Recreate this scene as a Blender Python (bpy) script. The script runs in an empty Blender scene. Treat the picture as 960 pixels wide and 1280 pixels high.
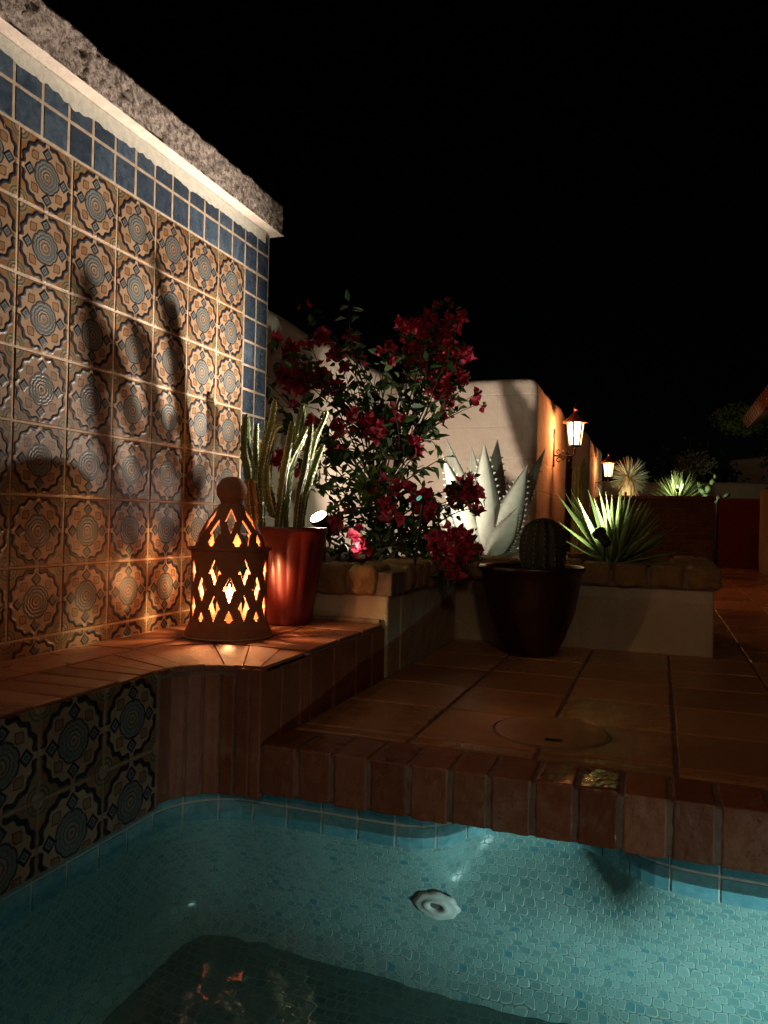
import bpy, bmesh, math, random
from mathutils import Vector, Matrix, noise as mn
random.seed(7)
R = random.uniform
SC = bpy.context.scene
COL = SC.collection
PI = math.pi

# ------------------------------------------------------------------ camera
CR = Vector((0.94127241, 0.33692608, 0.02206957))
CU = Vector((-0.01728444, -0.01719558, 0.99970274))
CF = Vector((-0.33720542, 0.94137407, 0.01036214))
FPX = 959.286
cam = bpy.data.cameras.new('camera')
cam.sensor_fit = 'VERTICAL'
cam.sensor_height = 36
cam.lens = FPX / 1280 * 36
cam.clip_start = 0.02
cam.clip_end = 800
camo = bpy.data.objects.new('camera', cam)
COL.objects.link(camo)
m3 = Matrix((CR, CU, -CF)).transposed()
camo.matrix_world = m3.to_4x4()
SC.camera = camo

# survey helper: where a sight line meets a plane x=, y= or z= (eye is the origin)
def at(u, v, **k):
    d = CF + CR * ((u - 480) / FPX) + CU * ((640 - v) / FPX)
    (ax, val), = k.items()
    i = 'xyz'.index(ax)
    return d * (val / d[i])

# ------------------------------------------------------------------ mesh helper
class MB:
    def __init__(s):
        s.v = []; s.f = []; s.uv = []; s.rn = []; s.mi = []
    def vert(s, p):
        s.v.append(tuple(p)); return len(s.v) - 1
    def face(s, idx, uv=None, rnd=(0.5, 0.5), mi=0):
        s.f.append(tuple(idx))
        s.uv.append(uv if uv else [(0, 0)] * len(idx))
        s.rn.append(rnd); s.mi.append(mi)
    def poly(s, pts, uv=None, rnd=(0.5, 0.5), mi=0):
        i = [s.vert(p) for p in pts]
        s.face(i, uv, rnd, mi)
    def box(s, a, b, rnd=(0.5, 0.5), mi=0):
        (x0, y0, z0), (x1, y1, z1) = a, b
        p = [(x0,y0,z0),(x1,y0,z0),(x1,y1,z0),(x0,y1,z0),(x0,y0,z1),(x1,y0,z1),(x1,y1,z1),(x0,y1,z1)]
        o = len(s.v); s.v += p
        for q in ((0,3,2,1),(4,5,6,7),(0,1,5,4),(1,2,6,5),(2,3,7,6),(3,0,4,7)):
            s.face([o+i for i in q], None, rnd, mi)
    def tube(s, pts, rad, n=8, cap=True, mi=0, rnd=(0.5, 0.5)):
        pts = [Vector(p) for p in pts]
        rad = rad if isinstance(rad, (list, tuple)) else [rad]*len(pts)
        rings = []
        t0 = (pts[1]-pts[0]).normalized()
        ref = Vector((0,0,1)) if abs(t0.z) < .9 else Vector((1,0,0))
        a = t0.cross(ref).normalized()
        for i, p in enumerate(pts):
            t = (pts[min(i+1, len(pts)-1)] - pts[max(i-1, 0)]).normalized()
            a = (a - t*a.dot(t)).normalized(); b = t.cross(a)
            rings.append([s.vert(p + (a*math.cos(2*PI*k/n) + b*math.sin(2*PI*k/n))*rad[i]) for k in range(n)])
        for i in range(len(rings)-1):
            for k in range(n):
                s.face([rings[i][k], rings[i][(k+1)%n], rings[i+1][(k+1)%n], rings[i+1][k]], None, rnd, mi)
        if cap:
            s.face(rings[0][::-1], None, rnd, mi); s.face(rings[-1], None, rnd, mi)
    def lathe(s, c, prof, n=48, mi=0, flute=None, rnd=(0.5, 0.5)):
        c = Vector(c); rings = []
        for j, (r, z) in enumerate(prof):
            ring = []
            for k in range(n):
                th = 2*PI*k/n
                rr = r*(1 + (flute(th, z) if flute else 0))
                ring.append(s.vert((c.x+rr*math.cos(th), c.y+rr*math.sin(th), c.z+z)))
            rings.append(ring)
        for i in range(len(rings)-1):
            for k in range(n):
                s.face([rings[i][k], rings[i][(k+1)%n], rings[i+1][(k+1)%n], rings[i+1][k]], None, rnd, mi)
        return rings
    def build(s, name, mats, parent=None, smooth=False, bevel=0, bseg=2, autos=None):
        me = bpy.data.meshes.new(name)
        me.from_pydata(s.v, [], s.f)
        u1 = me.uv_layers.new(name='UVMap'); u2 = me.uv_layers.new(name='rnd')
        k = 0
        d1 = []; d2 = []
        for fi, f in enumerate(s.f):
            for j in range(len(f)):
                d1 += s.uv[fi][j]; d2 += s.rn[fi]
        u1.data.foreach_set('uv', d1); u2.data.foreach_set('uv', d2)
        if not isinstance(mats, (list, tuple)): mats = [mats]
        for m in mats: me.materials.append(m)
        me.polygons.foreach_set('material_index', s.mi)
        if smooth: me.polygons.foreach_set('use_smooth', [True]*len(s.f))
        me.update(); me.validate()
        o = bpy.data.objects.new(name, me); COL.objects.link(o)
        if bevel:
            b = o.modifiers.new('bevel', 'BEVEL'); b.width = bevel; b.segments = bseg; b.limit_method = 'ANGLE'
        if parent:
            o.parent = parent
            o.matrix_parent_inverse = Matrix.Identity(4)
            if parent.location.length or any(parent.rotation_euler):
                o.matrix_parent_inverse = Matrix.LocRotScale(parent.location, parent.rotation_euler, None).inverted()
        return o

def tag(o, label=None, cat=None, group=None, kind=None):
    if label: o['label'] = label
    if cat: o['category'] = cat
    if group: o['group'] = group
    if kind: o['kind'] = kind
    return o
def empty(name, loc, label=None, cat=None, group=None, rot=(0,0,0)):
    o = bpy.data.objects.new(name, None); COL.objects.link(o)
    o.location = loc; o.rotation_euler = rot; o.empty_display_size = .1
    return tag(o, label, cat, group)
def copy_tree(o, parent=None):
    c = o.copy(); COL.objects.link(c)
    if parent: c.parent = parent
    for ch in list(o.children): copy_tree(ch, c)
    return c

# ------------------------------------------------------------------ node helpers
class X:
    """a float socket in a node tree, with arithmetic"""
    def __init__(s, nt, sock): s.nt = nt; s.s = sock
    def _m(s, op, *a, clamp=False):
        n = s.nt.nodes.new('ShaderNodeMath'); n.operation = op; n.use_clamp = clamp
        for i, q in enumerate((s,)+a):
            if isinstance(q, X): s.nt.links.new(q.s, n.inputs[i])
            else: n.inputs[i].default_value = q
        return X(s.nt, n.outputs[0])
    def __add__(s, o): return s._m('ADD', o)
    def __radd__(s, o): return s._m('ADD', o)
    def __sub__(s, o): return s._m('SUBTRACT', o)
    def __rsub__(s, o): return (s._m('MULTIPLY', -1))._m('ADD', o)
    def __mul__(s, o): return s._m('MULTIPLY', o)
    def __rmul__(s, o): return s._m('MULTIPLY', o)
    def __truediv__(s, o): return s._m('DIVIDE', o)
    def abs(s): return s._m('ABSOLUTE')
    def max(s, o): return s._m('MAXIMUM', o)
    def min(s, o): return s._m('MINIMUM', o)
    def lt(s, o, w=0.012):
        # soft step: 1 where s < o
        n = s.nt.nodes.new('ShaderNodeMapRange'); n.interpolation_type = 'LINEAR'; n.clamp = True
        d = s - o
        s.nt.links.new(d.s, n.inputs[0])
        n.inputs[1].default_value = -w; n.inputs[2].default_value = w
        n.inputs[3].default_value = 1; n.inputs[4].default_value = 0
        return X(s.nt, n.outputs[0])
    def sqrt(s): return s._m('SQRT')
    def cos(s): return s._m('COSINE')
    def floor(s): return s._m('FLOOR')
    def fract(s): return s._m('FRACT')
    def mod(s, o): return s._m('FLOORED_MODULO', o)
    def atan2(s, o): return s._m('ARCTAN2', o)
    def sin(s): return s._m('SINE')

class Mat:
    def __init__(s, name):
        s.m = bpy.data.materials.new(name); s.m.use_nodes = True
        s.nt = s.m.node_tree; s.b = s.nt.nodes['Principled BSDF']
        s.out = s.nt.nodes['Material Output']
    def n(s, t, **k):
        n = s.nt.nodes.new(t)
        for a, b in k.items(): setattr(n, a, b)
        return n
    def link(s, a, b): s.nt.links.new(a.s if isinstance(a, X) else a, b)
    def uv(s, layer='UVMap'):
        n = s.n('ShaderNodeUVMap'); n.uv_map = layer
        sp = s.n('ShaderNodeSeparateXYZ'); s.link(n.outputs[0], sp.inputs[0])
        return X(s.nt, sp.outputs[0]), X(s.nt, sp.outputs[1])
    def pos(s):
        return s.n('ShaderNodeNewGeometry').outputs['Position']
    def noise(s, scale, detail=4, vec=None, rough=.55, dist=0, out='Fac', sx=None):
        n = s.n('ShaderNodeTexNoise'); n.inputs['Scale'].default_value = scale
        n.inputs['Detail'].default_value = detail; n.inputs['Roughness'].default_value = rough
        n.inputs['Distortion'].default_value = dist
        v = vec or s.pos()
        if sx:
            mp = s.n('ShaderNodeMapping'); mp.inputs['Scale'].default_value = sx
            s.link(v, mp.inputs[0]); v = mp.outputs[0]
        s.link(v, n.inputs['Vector'])
        return X(s.nt, n.outputs[0]) if out == 'Fac' else n.outputs[1]
    def mix(s, f, a, b, mode='MIX'):
        n = s.n('ShaderNodeMix'); n.data_type = 'RGBA'; n.blend_type = mode
        for i, q in ((0, f), (6, a), (7, b)):
            if isinstance(q, X): s.link(q, n.inputs[i])
            elif isinstance(q, bpy.types.NodeSocket): s.link(q, n.inputs[i])
            elif i == 0: n.inputs[0].default_value = q
            else: n.inputs[i].default_value = (*q, 1)
        return n.outputs[2]
    def ramp(s, f, lo, hi):
        n = s.n('ShaderNodeMapRange'); n.clamp = True
        s.link(f, n.inputs[0]); n.inputs[1].default_value = lo; n.inputs[2].default_value = hi
        return X(s.nt, n.outputs[0])
    def bump(s, h, dist=.002, strength=1, normal=None):
        n = s.n('ShaderNodeBump'); n.inputs['Distance'].default_value = dist
        n.inputs['Strength'].default_value = strength
        s.link(h, n.inputs['Height'])
        if normal is not None: s.link(normal, n.inputs['Normal'])
        s.link(n.outputs[0], s.b.inputs['Normal'])
        return n.outputs[0]
    def col(s, c):
        if isinstance(c, tuple): s.b.inputs['Base Color'].default_value = (*c, 1)
        else: s.link(c, s.b.inputs['Base Color'])
    def rough(s, r):
        if isinstance(r, (int, float)): s.b.inputs['Roughness'].default_value = r
        else: s.link(r, s.b.inputs['Roughness'])
    def set(s, name, v): s.b.inputs[name].default_value = v

def simple(name, c1, c2, scale=20, rough=.7, bump=.002, bscale=None, detail=5, spec=None, metallic=0, rnd=None, dark=None, lo=.35, hi=.65):
    m = Mat(name)
    f = m.ramp(m.noise(scale, detail), lo, hi)
    c = m.mix(f, c1, c2)
    if rnd:
        r1, r2 = m.uv('rnd')
        c = m.mix(r1*rnd, c, dark or tuple(q*.45 for q in c1))
    m.col(c); m.rough(rough)
    if bump: m.bump(m.noise(bscale or scale*3, 6), bump)
    if spec is not None: m.set('Specular IOR Level', spec)
    m.set('Metallic', metallic)
    return m.m

# --- hand painted square tile
def deco_mat(name):
    m = Mat(name)
    u, v = m.uv()
    r1, r2 = m.uv('rnd')
    dn = m.noise(55, 2) - .5; dn2 = m.noise(48, 2, rough=.3) - .5
    a = (u*2 - 1 + dn*.05).abs(); b = (v*2 - 1 + dn2*.05).abs()
    p = a.max(b); q = a.min(b)
    r = (a*a + b*b).sqrt()
    th = b.atan2(a)
    scal = (th*16).cos(); sc8 = (th*8).cos()
    c4 = (th*4).cos()
    ro = p.max((p+q)*.7071)
    tan = (.33, .225, .145); black = (.012, .014, .022); grey = (.13, .145, .145)
    brown = (.23, .115, .048); olive = (.19, .15, .085); blue = (.13,.165,.185)
    # corners outside the medallion
    rc = ((1-p)*(1-p) + (1-q)*(1-q)).sqrt()
    c = m.mix(.0, brown, brown)
    c = m.mix(rc.lt(.36), c, olive)
    ringc = ((rc*60).cos()).lt(-.25, .2) * rc.lt(.34)
    c = m.mix(ringc*.7, c, (.06,.04,.025))
    c = m.mix(rc.lt(.11), c, tan)
    # medallion
    Rr = c4*(-.01) + .955 + scal*.034
    rin = r - Rr
    c = m.mix(rin.lt(.065), c, black)
    c = m.mix(rin.lt(-.075), c, tan)
    # the tan band leaves through the edge midpoints
    edge = (q - (p-.80)*.55)
    cross = q.lt(.075) * (1 - p.lt(.86))
    c = m.mix(cross, c, tan)
    # notches in the band: small brown squares on the diagonals
    dd = (p-.50).abs().max((q-.46).abs())
    c = m.mix(dd.lt(.115), c, black); c = m.mix(dd.lt(.09), c, (.26,.13,.06)); c = m.mix(dd.lt(.04), c, olive)
    # diamonds on the axes
    di = (p-.68).abs() + q
    c = m.mix(di.lt(.215), c, black); c = m.mix(di.lt(.125), c, blue); c = m.mix(di.lt(.065), c, black); c = m.mix(di.lt(.025), c, tan)
    # rosette
    rs = ro + scal*.012
    for lim, colr in ((.50, black), (.455, grey), (.37, (.08,.085,.07)), (.335, blue), (.29, grey), (.245, black), (.222, tan), (.19, grey), (.145, black), (.12, (.28,.2,.13)), (.045, black), (.02, grey)):
        c = m.mix(rs.lt(lim), c, colr)
    # kiln variation
    va = m.noise(14, 5)
    c = m.mix(m.ramp(va, .35, .75)*.7, c, (.66,.56,.50), 'MULTIPLY')
    c = m.mix(r1*.8, c, (.66,.58,.52), 'MULTIPLY')
    chip = m.ramp(m.noise(85, 2), .72, .76)
    c = m.mix(chip*.6, c, (.35,.22,.13))
    m.col(c)
    m.rough(m.noise(60, 3)*.3 + .30)
    # raised ridges of the glaze
    ridge = (rin.abs()).lt(.05, .03) + di.lt(.17, .03)*.7 + ((rs*60).cos())*.22*rs.lt(.46) + ringc*.25
    h = ridge + m.noise(30, 4)*.9
    m.bump(h, .0012)
    m.set('Specular IOR Level', .24)
    return m.m

def blue_mat(name, c1, c2, c3, rough=.15):
    m = Mat(name)
    r1, r2 = m.uv('rnd')
    f = m.noise(38, 6, rough=.7, dist=.6)
    c = m.mix(m.ramp(f, .35, .68), c1, c2)
    c = m.mix(r1*.7, c, c3)
    m.col(c); m.rough(m.noise(50, 3)*.2 + rough)
    m.bump(m.noise(45, 4), .001)
    m.set('Coat Weight', .3)
    return m.m

def mosaic_mat(name, k=1.0):
    m = Mat(name)
    u, v = m.uv()
    TW, TH = .0205, .0195
    wob = m.noise(45, 2) - .5
    wob2 = m.noise(52, 2, rough=.3) - .5
    row = (v/TH).floor()
    fx0 = (u + wob*.0022)/TW + row.mod(2)*.5 + (row*12.9898).sin()*.35
    fy0 = (v + wob2*.002)/TH
    cx = fx0.floor(); row2 = fy0.floor()
    fx = (fx0.fract() - .5).abs(); fy = (fy0.fract() - .5).abs()
    # rounded rectangle distance, in metres
    qx = (fx*TW - (TW*.5 - .0055)).max(0); qy = (fy*TH - (TH*.5 - .0055)).max(0)
    d = (qx*qx + qy*qy).sqrt()           # 0 centre .. >.0065 grout
    rnd = ((cx*12.9898 + row2*78.233).sin()*43758.5453).fract()
    rnd2 = ((cx*39.346 + row2*11.135).sin()*24634.634).fract()
    base = m.mix(m.ramp(rnd, .0, .8), tuple(q*k for q in (.13,.29,.29)), tuple(q*k for q in (.23,.41,.40)))
    base = m.mix(1 - rnd2.lt(.95, .005), base, (.08,.27,.32))
    base = m.mix(m.ramp(m.noise(9, 3), .4, .7)*.4, base, (.30,.42,.38))
    rim = (1 - d.lt(.0036, .0008))
    c = m.mix(rim, base, tuple(q*k for q in (.42,.56,.53)))
    g = (1 - d.lt(.0049, .0005))
    c = m.mix(g, c, (.15,.26,.24))
    m.col(c)
    m.rough(g*.5 + .2)
    m.bump((1-g) + m.noise(40, 3)*.5, .0007)
    return m.m

def brick_mat(name, c1, c2, rough=.55, bump=.0022, mortar_smear=.25, gloss=False):
    m = Mat(name)
    r1, r2 = m.uv('rnd')
    f = m.noise(18, 6, rough=.65)
    c = m.mix(m.ramp(f, .35, .65), c1, c2)
    c = m.mix(r1*.6, c, tuple(q*.5 for q in c1))
    sm = m.ramp(m.noise(9, 7, rough=.75), .58, .72)
    c = m.mix(sm*mortar_smear, c, (.36,.29,.23))
    pits = m.ramp(m.noise(140, 3), .62, .74)
    c = m.mix(pits*.5, c, tuple(q*.3 for q in c1))
    m.col(c)
    m.rough(m.noise(26, 5)*.35 + r2*.35 + (rough-.42))
    m.bump(m.noise(70, 7, rough=.7) + m.noise(12, 3)*1.2 - pits*.5, bump)
    return m.m

M = {}
M['deco'] = deco_mat('painted_tile')
M['bluetile'] = blue_mat('blue_glaze', (.03,.05,.085), (.10,.14,.185), (.02,.028,.045))
M['pooltile'] = blue_mat('teal_glaze', (.11,.31,.36), (.22,.45,.50), (.06,.22,.28), .18)
M['mosaic'] = mosaic_mat('mosaic')
M['grout'] = simple('wall_grout', (.34,.25,.17), (.48,.38,.28), 40, .8, .001)
M['groutlight'] = simple('light_grout', (.42,.42,.38), (.55,.54,.48), 60, .8, .001)
M['mortar'] = simple('mortar', (.17,.12,.085), (.27,.20,.15), 30, .85, .002, 90)
M['darkmortar'] = simple('dark_mortar', (.13,.08,.055), (.21,.14,.10), 30, .85, .002, 90)
M['brick'] = brick_mat('red_brick', (.25,.075,.035), (.33,.12,.06), rough=.5)
M['glintbrick'] = brick_mat('glint_brick', (.22,.06,.03), (.28,.09,.045), rough=.26, bump=.0006)  # darker, glossier copy for the bricks shaped to show the lantern glint
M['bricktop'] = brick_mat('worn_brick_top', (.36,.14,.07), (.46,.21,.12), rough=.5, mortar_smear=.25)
M['floortile'] = brick_mat('terracotta', (.40,.175,.075), (.50,.25,.115), rough=.42, bump=.0012, mortar_smear=.12)
M['capbrick'] = brick_mat('rough_cap_brick', (.26,.15,.065), (.38,.25,.11), rough=.85, bump=.005, mortar_smear=.35)
M['stucco'] = None
def stucco(name, c1, c2, blocks=True, b=.0075):
    m = Mat(name)
    f = m.ramp(m.noise(3.5, 7, rough=.65), .35, .7)
    c = m.mix(f, c1, c2)
    c = m.mix(m.ramp(m.noise(26, 6, rough=.7), .62, .8)*.25, c, tuple(q*.6 for q in c1))
    st_ = m.ramp(m.noise(9, 5, sx=(1,1,.12)), .55, .75)
    c = m.mix(st_*.3, c, tuple(q*.55 for q in c1))
    m.col(c); m.rough(.88)
    h = m.noise(16, 8, rough=.6)*1.2 + m.noise(90, 4)*.35
    if blocks:
        sp = m.n('ShaderNodeSeparateXYZ'); m.link(m.pos(), sp.inputs[0])
        z = X(m.nt, sp.outputs[2]); xx = X(m.nt, sp.outputs[0]) + X(m.nt, sp.outputs[1])
        row = (z/.21).floor()
        ln = ((z/.21).fract()-.5).abs(); lx = ((xx/.42 + row*.5).fract()-.5).abs()
        h = h - (1-ln.lt(.478, .015))*.22 - (1-lx.lt(.487, .01))*.18 + m.noise(5, 3)*1.5
    m.bump(h, b)
    return m.m
M['stucco'] = stucco('white_stucco', (.54,.44,.365), (.66,.56,.48))
M['stuccoplain'] = stucco('planter_stucco', (.40,.33,.23), (.52,.43,.31), False)
M['redstucco'] = stucco('red_stucco', (.20,.028,.015), (.26,.04,.02), False)
M['brownwall'] = brick_mat('brown_brick', (.10,.035,.02), (.17,.07,.035), rough=.8)
# rough cast stone
m = Mat('cast_stone')
c = m.mix(m.ramp(m.noise(62, 8, rough=.85), .43, .55), (.17,.12,.10), (.82,.70,.63))  # strong tone contrast puts the light and shade of crags into the colour
c = m.mix(m.ramp(m.noise(24, 8, rough=.8), .54, .62)*.7, c, (.16,.11,.085))
m.col(c); m.rough(.9); m.bump(m.noise(95, 8, rough=.8), .03)
M['stone'] = m.m
m = Mat('smooth_stone')
m.col(m.mix(m.ramp(m.noise(30, 6), .4, .7), (.56,.48,.42), (.68,.61,.54))); m.rough(.85); m.bump(m.noise(120, 6), .002)
M['stonesmooth'] = m.m
M['clay'] = simple('lantern_clay', (.30,.125,.065), (.38,.17,.09), 25, .8, .0015, 80)
M['soil'] = simple('soil', (.045,.03,.02), (.10,.07,.045), 30, .95, .01, 60)
M['iron'] = simple('wrought_iron', (.02,.015,.012), (.05,.03,.02), 60, .55, .001)
M['copper'] = simple('lantern_roof_metal', (.20,.07,.03), (.12,.045,.02), 60, .45, .0005)
M['blackplastic'] = simple('black_fixture', (.012,.012,.012), (.02,.02,.02), 60, .4, 0)
M['wax'] = simple('wax', (.75,.65,.5), (.8,.7,.55), 20, .5, 0)
M['white'] = simple('white_plastic', (.62,.64,.60), (.72,.73,.68), 30, .35, .0005)
M['darkhole'] = simple('dark_hole', (.10,.10,.10), (.13,.13,.13), 20, .6, 0)
M['saucer'] = simple('pale_saucer', (.55,.5,.45), (.65,.6,.55), 20, .3, 0)
M['bark'] = simple('bark', (.05,.035,.02), (.10,.07,.04), 40, .9, .002)
M['roofclay'] = simple('roof_clay', (.33,.15,.08), (.42,.22,.12), 12, .8, .003)
M['wood'] = simple('dark_wood', (.05,.025,.012), (.09,.045,.02), 14, .7, .002)
M['cream'] = stucco('cream_stucco', (.42,.32,.2), (.5,.4,.26), False)
m = Mat('red_glaze')
c = m.mix(m.ramp(m.noise(12, 5), .35, .7), (.13,.012,.010), (.085,.008,.008))
m.col(c); m.rough(.5); m.bump(m.noise(30, 4), .0008); m.set('Coat Weight', .12); m.set('Coat Roughness', .2)
M['redglaze'] = m.m
m = Mat('dark_glaze')
m.col(m.mix(m.ramp(m.noise(10, 5), .35, .7), (.020,.008,.006), (.035,.012,.008))); m.rough(.3); m.bump(m.noise(30, 4), .001)
M['darkglaze'] = m.m

def emis(name, c, s):
    m = Mat(name)
    m.col(c); m.set('Emission Color', (*c, 1)); m.set('Emission Strength', s)
    return m.m
def leafmat(name, c1, c2, rough=.5, sub=.12, scale=30):
    m = Mat(name)
    r1, r2 = m.uv('rnd')
    c = m.mix(r1, c1, c2)
    c = m.mix(m.ramp(m.noise(scale, 4), .4, .7)*.35, c, tuple(q*.6 for q in c1))
    m.col(c); m.rough(rough)
    if sub:
        tr = m.n('ShaderNodeBsdfTranslucent'); m.link(c, tr.inputs[0])
        mx = m.n('ShaderNodeMixShader'); mx.inputs[0].default_value = sub
        m.link(m.b.outputs[0], mx.inputs[1]); m.link(tr.outputs[0], mx.inputs[2])
        m.link(mx.outputs[0], m.out.inputs[0])
    return m.m
M['leaf'] = leafmat('bougainvillea_leaf', (.022,.055,.014), (.06,.12,.025), .45, .2)
M['limeleaf'] = leafmat('lit_leaf', (.11,.22,.025), (.18,.31,.05), .45, .3)  # brighter copy of the leaf green, with lamplight put into the colour
M['bract'] = leafmat('bougainvillea_bract', (.46,.018,.05), (.60,.03,.085), .6, .3, 60)
M['pinkbract'] = leafmat('pink_bract', (.52,.035,.09), (.68,.07,.14), .6, .35, 60)
M['agave'] = leafmat('blue_agave', (.17,.185,.16), (.27,.28,.24), .85, 0, 32)
M['spine'] = simple('agave_spine', (.05,.03,.02), (.09,.05,.03), 60, .6, 0)
M['yucca'] = leafmat('yucca_leaf', (.16,.24,.07), (.26,.34,.12), .5, .1, 12)
M['spoon'] = leafmat('desert_spoon_leaf', (.22,.26,.17), (.34,.38,.26), .5, .15, 12)
M['tuft'] = leafmat('dry_leaf_skirt', (.35,.25,.12), (.45,.34,.18), .8, .1, 12)
M['cactus'] = leafmat('cactus_skin', (.06,.10,.028), (.10,.15,.04), .5, 0, 40)
M['cactusedge'] = leafmat('cactus_rib_edge', (.45,.43,.30), (.60,.57,.42), .7, 0, 60)
M['goldcactus'] = leafmat('corky_cactus', (.20,.12,.03), (.28,.19,.06), .8, 0, 90)
M['darkcactus'] = leafmat('dark_cactus', (.018,.02,.008), (.03,.034,.013), .8, 0, 40)
M['pad'] = leafmat('pad_skin', (.12,.19,.07), (.17,.25,.10), .6, 0, 20)

# ------------------------------------------------------------------ tile fields
def tiles(mb, P0, U, V, us, vs, gap=.004, h=.004, bev=.0025, tilt=.3, full=None, mi=0, jit=0):
    """one bevelled slab per cell; us, vs are grid lines along U and V; full=(du,dv) is the size of a whole tile"""
    P0, U, V = Vector(P0), Vector(U).normalized(), Vector(V).normalized()
    N = U.cross(V)
    for i in range(len(us)-1):
        for j in range(len(vs)-1):
            a0, a1, b0, b1 = us[i]+gap/2, us[i+1]-gap/2, vs[j]+gap/2, vs[j+1]-gap/2
            if full:
                ua, ub, va, vb = 0., min(1, (us[i+1]-us[i])/full[0]), 0., min(1, (vs[j+1]-vs[j])/full[1])
            else: ua, ub, va, vb = 0., 1., 0., 1.
            rn = (random.random(), random.random())
            tu, tv = R(-1,1)*math.radians(tilt), R(-1,1)*math.radians(tilt)
            j1, j2 = R(-jit,jit), R(-jit,jit)
            o = len(mb.v)
            cs = [(a0,b0),(a1,b0),(a1,b1),(a0,b1)]
            ca, cb = (a0+a1)/2, (b0+b1)/2
            for k, (a, b) in enumerate(cs):
                jj = (R(-jit,jit), R(-jit,jit))
                mb.v.append(tuple(P0+U*(a+jj[0])+V*(b+jj[1])))
            for k, (a, b) in enumerate(cs):
                s_a = bev if a < ca else -bev; s_b = bev if b < cb else -bev
                hh = h + (a-ca)*math.tan(tu) + (b-cb)*math.tan(tv)
                base = Vector(mb.v[o+k])
                mb.v.append(tuple(base + N*(hh-bev*.6)))
            for k, (a, b) in enumerate(cs):
                s_a = bev if a < ca else -bev; s_b = bev if b < cb else -bev
                hh = h + (a-ca)*math.tan(tu) + (b-cb)*math.tan(tv)
                base = Vector(mb.v[o+k])
                mb.v.append(tuple(base + U*s_a + V*s_b + N*hh))
            uvc = [(ua,va),(ub,va),(ub,vb),(ua,vb)]
            mb.face([o+8,o+9,o+10,o+11], uvc, rn, mi)
            for k in range(4):
                k2 = (k+1) % 4
                mb.face([o+4+k, o+4+k2, o+8+k2, o+8+k], [uvc[k], uvc[k2], uvc[k2], uvc[k]], rn, mi)
                mb.face([o+k, o+k2, o+4+k2, o+4+k], [uvc[k], uvc[k2], uvc[k2], uvc[k]], rn, mi)
def frange(a, b, s):
    out = [a]
    while out[-1] + s < b - 1e-4: out.append(out[-1] + s)
    if b - out[-1] > 1e-4: out.append(b)
    return out

FL = -.457      # patio
BZ = -.305      # ledge top
WX = -1.2515    # face of the tiled wall
CB = -.561      # underside of the pool coping
WZ = -.612      # water level

# ================================================================== THE SETTING
g = MB()
gx0, gx1, gy0, gy1 = -1.9, 1.6, -1.2, 1.9
for a, b in (((-300,-300),(gx0,300)), ((gx1,-300),(300,300)), ((gx0,-300),(gx1,gy0)), ((gx0,gy1),(gx1,300))):
    g.poly([(a[0],a[1],-.50),(b[0],a[1],-.50),(b[0],b[1],-.50),(a[0],b[1],-.50)])
tag(g.build('ground', M['soil']), kind='structure')

p = MB()
xs = [-.74] + [-.48 + .26*i for i in range(0, 17)]
ys = [1.515, 1.565] + [1.565+.262*i for i in range(1, 31)]
tiles(p, (0,0,FL-.006), (1,0,0), (0,1,0), xs, ys, gap=.009, h=.006, bev=.003, tilt=.35, jit=.0012)
p.build('patio', M['floortile']); po = bpy.data.objects['patio']; tag(po, kind='structure')
q = MB()
q.box((-.745,1.50,-.56),(3.7,9.43,FL-.0045))
o = q.build('patio_bed', M['darkmortar']); tag(o, kind='structure')
# the patio carries on round the spa on the sides the photo does not look at
q = MB()
q.box((1.25,-1.6,-.52),(3.7,1.375,FL-.002)); q.box((-1.9,-1.6,-.52),(1.249,-.75,FL-.002))
o = q.build('patio_surround', M['floortile']); tag(o, kind='structure')

# ================================================================== TILED WALL
tw = empty('tiled_wall', (-1.36,1.0,-.5), 'tall wall of ornate painted tiles with blue tile border and rough stone cap', 'wall')
b = MB(); b.box((-1.50,-1.2,-.56),(WX-.0016,2.2915,.949)); b.build('wall_core', M['grout'], tw, bevel=.004)
cols = [1.222+.152*k for k in range(-9, 7)]
rows_full = [.796-.152*j for j in range(7, -1, -1)]
d = MB()
rf = [z+.268 for z in rows_full]
tiles(d, (WX-.005,0,-.268), (0,1,0), (0,0,1), cols, rf, gap=.0045, h=.005, bev=.002, tilt=.35, full=(.152,.152))
# cut course at the ledge: only the top quarter of the tile
for i in range(len(cols)-1):
    t = MB()
    d0 = len(d.v)
    y0, y1 = cols[i]+.002, cols[i+1]-.002
    d.v += [(WX,y0,BZ),(WX,y1,BZ),(WX,y1,-.270),(WX,y0,-.270)]
    d.face([d0,d0+1,d0+2,d0+3], [(0,.77),(1,.77),(1,1),(0,1)], (random.random(),.5))
d.build('decorative_tiles', M['deco'], tw)
bt = MB()
bc = [1.2245+.0775*k-.0025 for k in range(-31, 14)]
bcols = [2.289-.0775*k for k in range(44, -1, -1)]
tiles(bt, (WX-.005,0,0), (0,1,0), (0,0,1), bcols, [.7975,.874,.9505], gap=.006, h=.005, bev=.002, tilt=.5)
tiles(bt, (WX-.005,0,0), (0,1,0), (0,0,1), [2.136,2.212,2.289], [.796-.0775*k for k in range(14,-1,-1)], gap=.006, h=.005, bev=.002, tilt=.5)
# edge return of the blue border
tiles(bt, (-1.256,2.292,0), (-1,0,0), (0,0,1), [0,.0775,.155,.235], [.9505-.0775*k for k in range(16,-1,-1)], gap=.006, h=.005, bev=.002, tilt=.5)
bt.build('blue_tile_border', M['bluetile'], tw)
# light grout bed visible between blue tiles
gb = MB()
gb.box((WX-.0058,-1.2,.7985),(WX-.0009,2.2905,.9500)); gb.box((WX-.0058,2.1365,BZ),(WX-.0009,2.2905,.7985))
gb.build('border_grout', M['grout'], tw)
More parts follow.
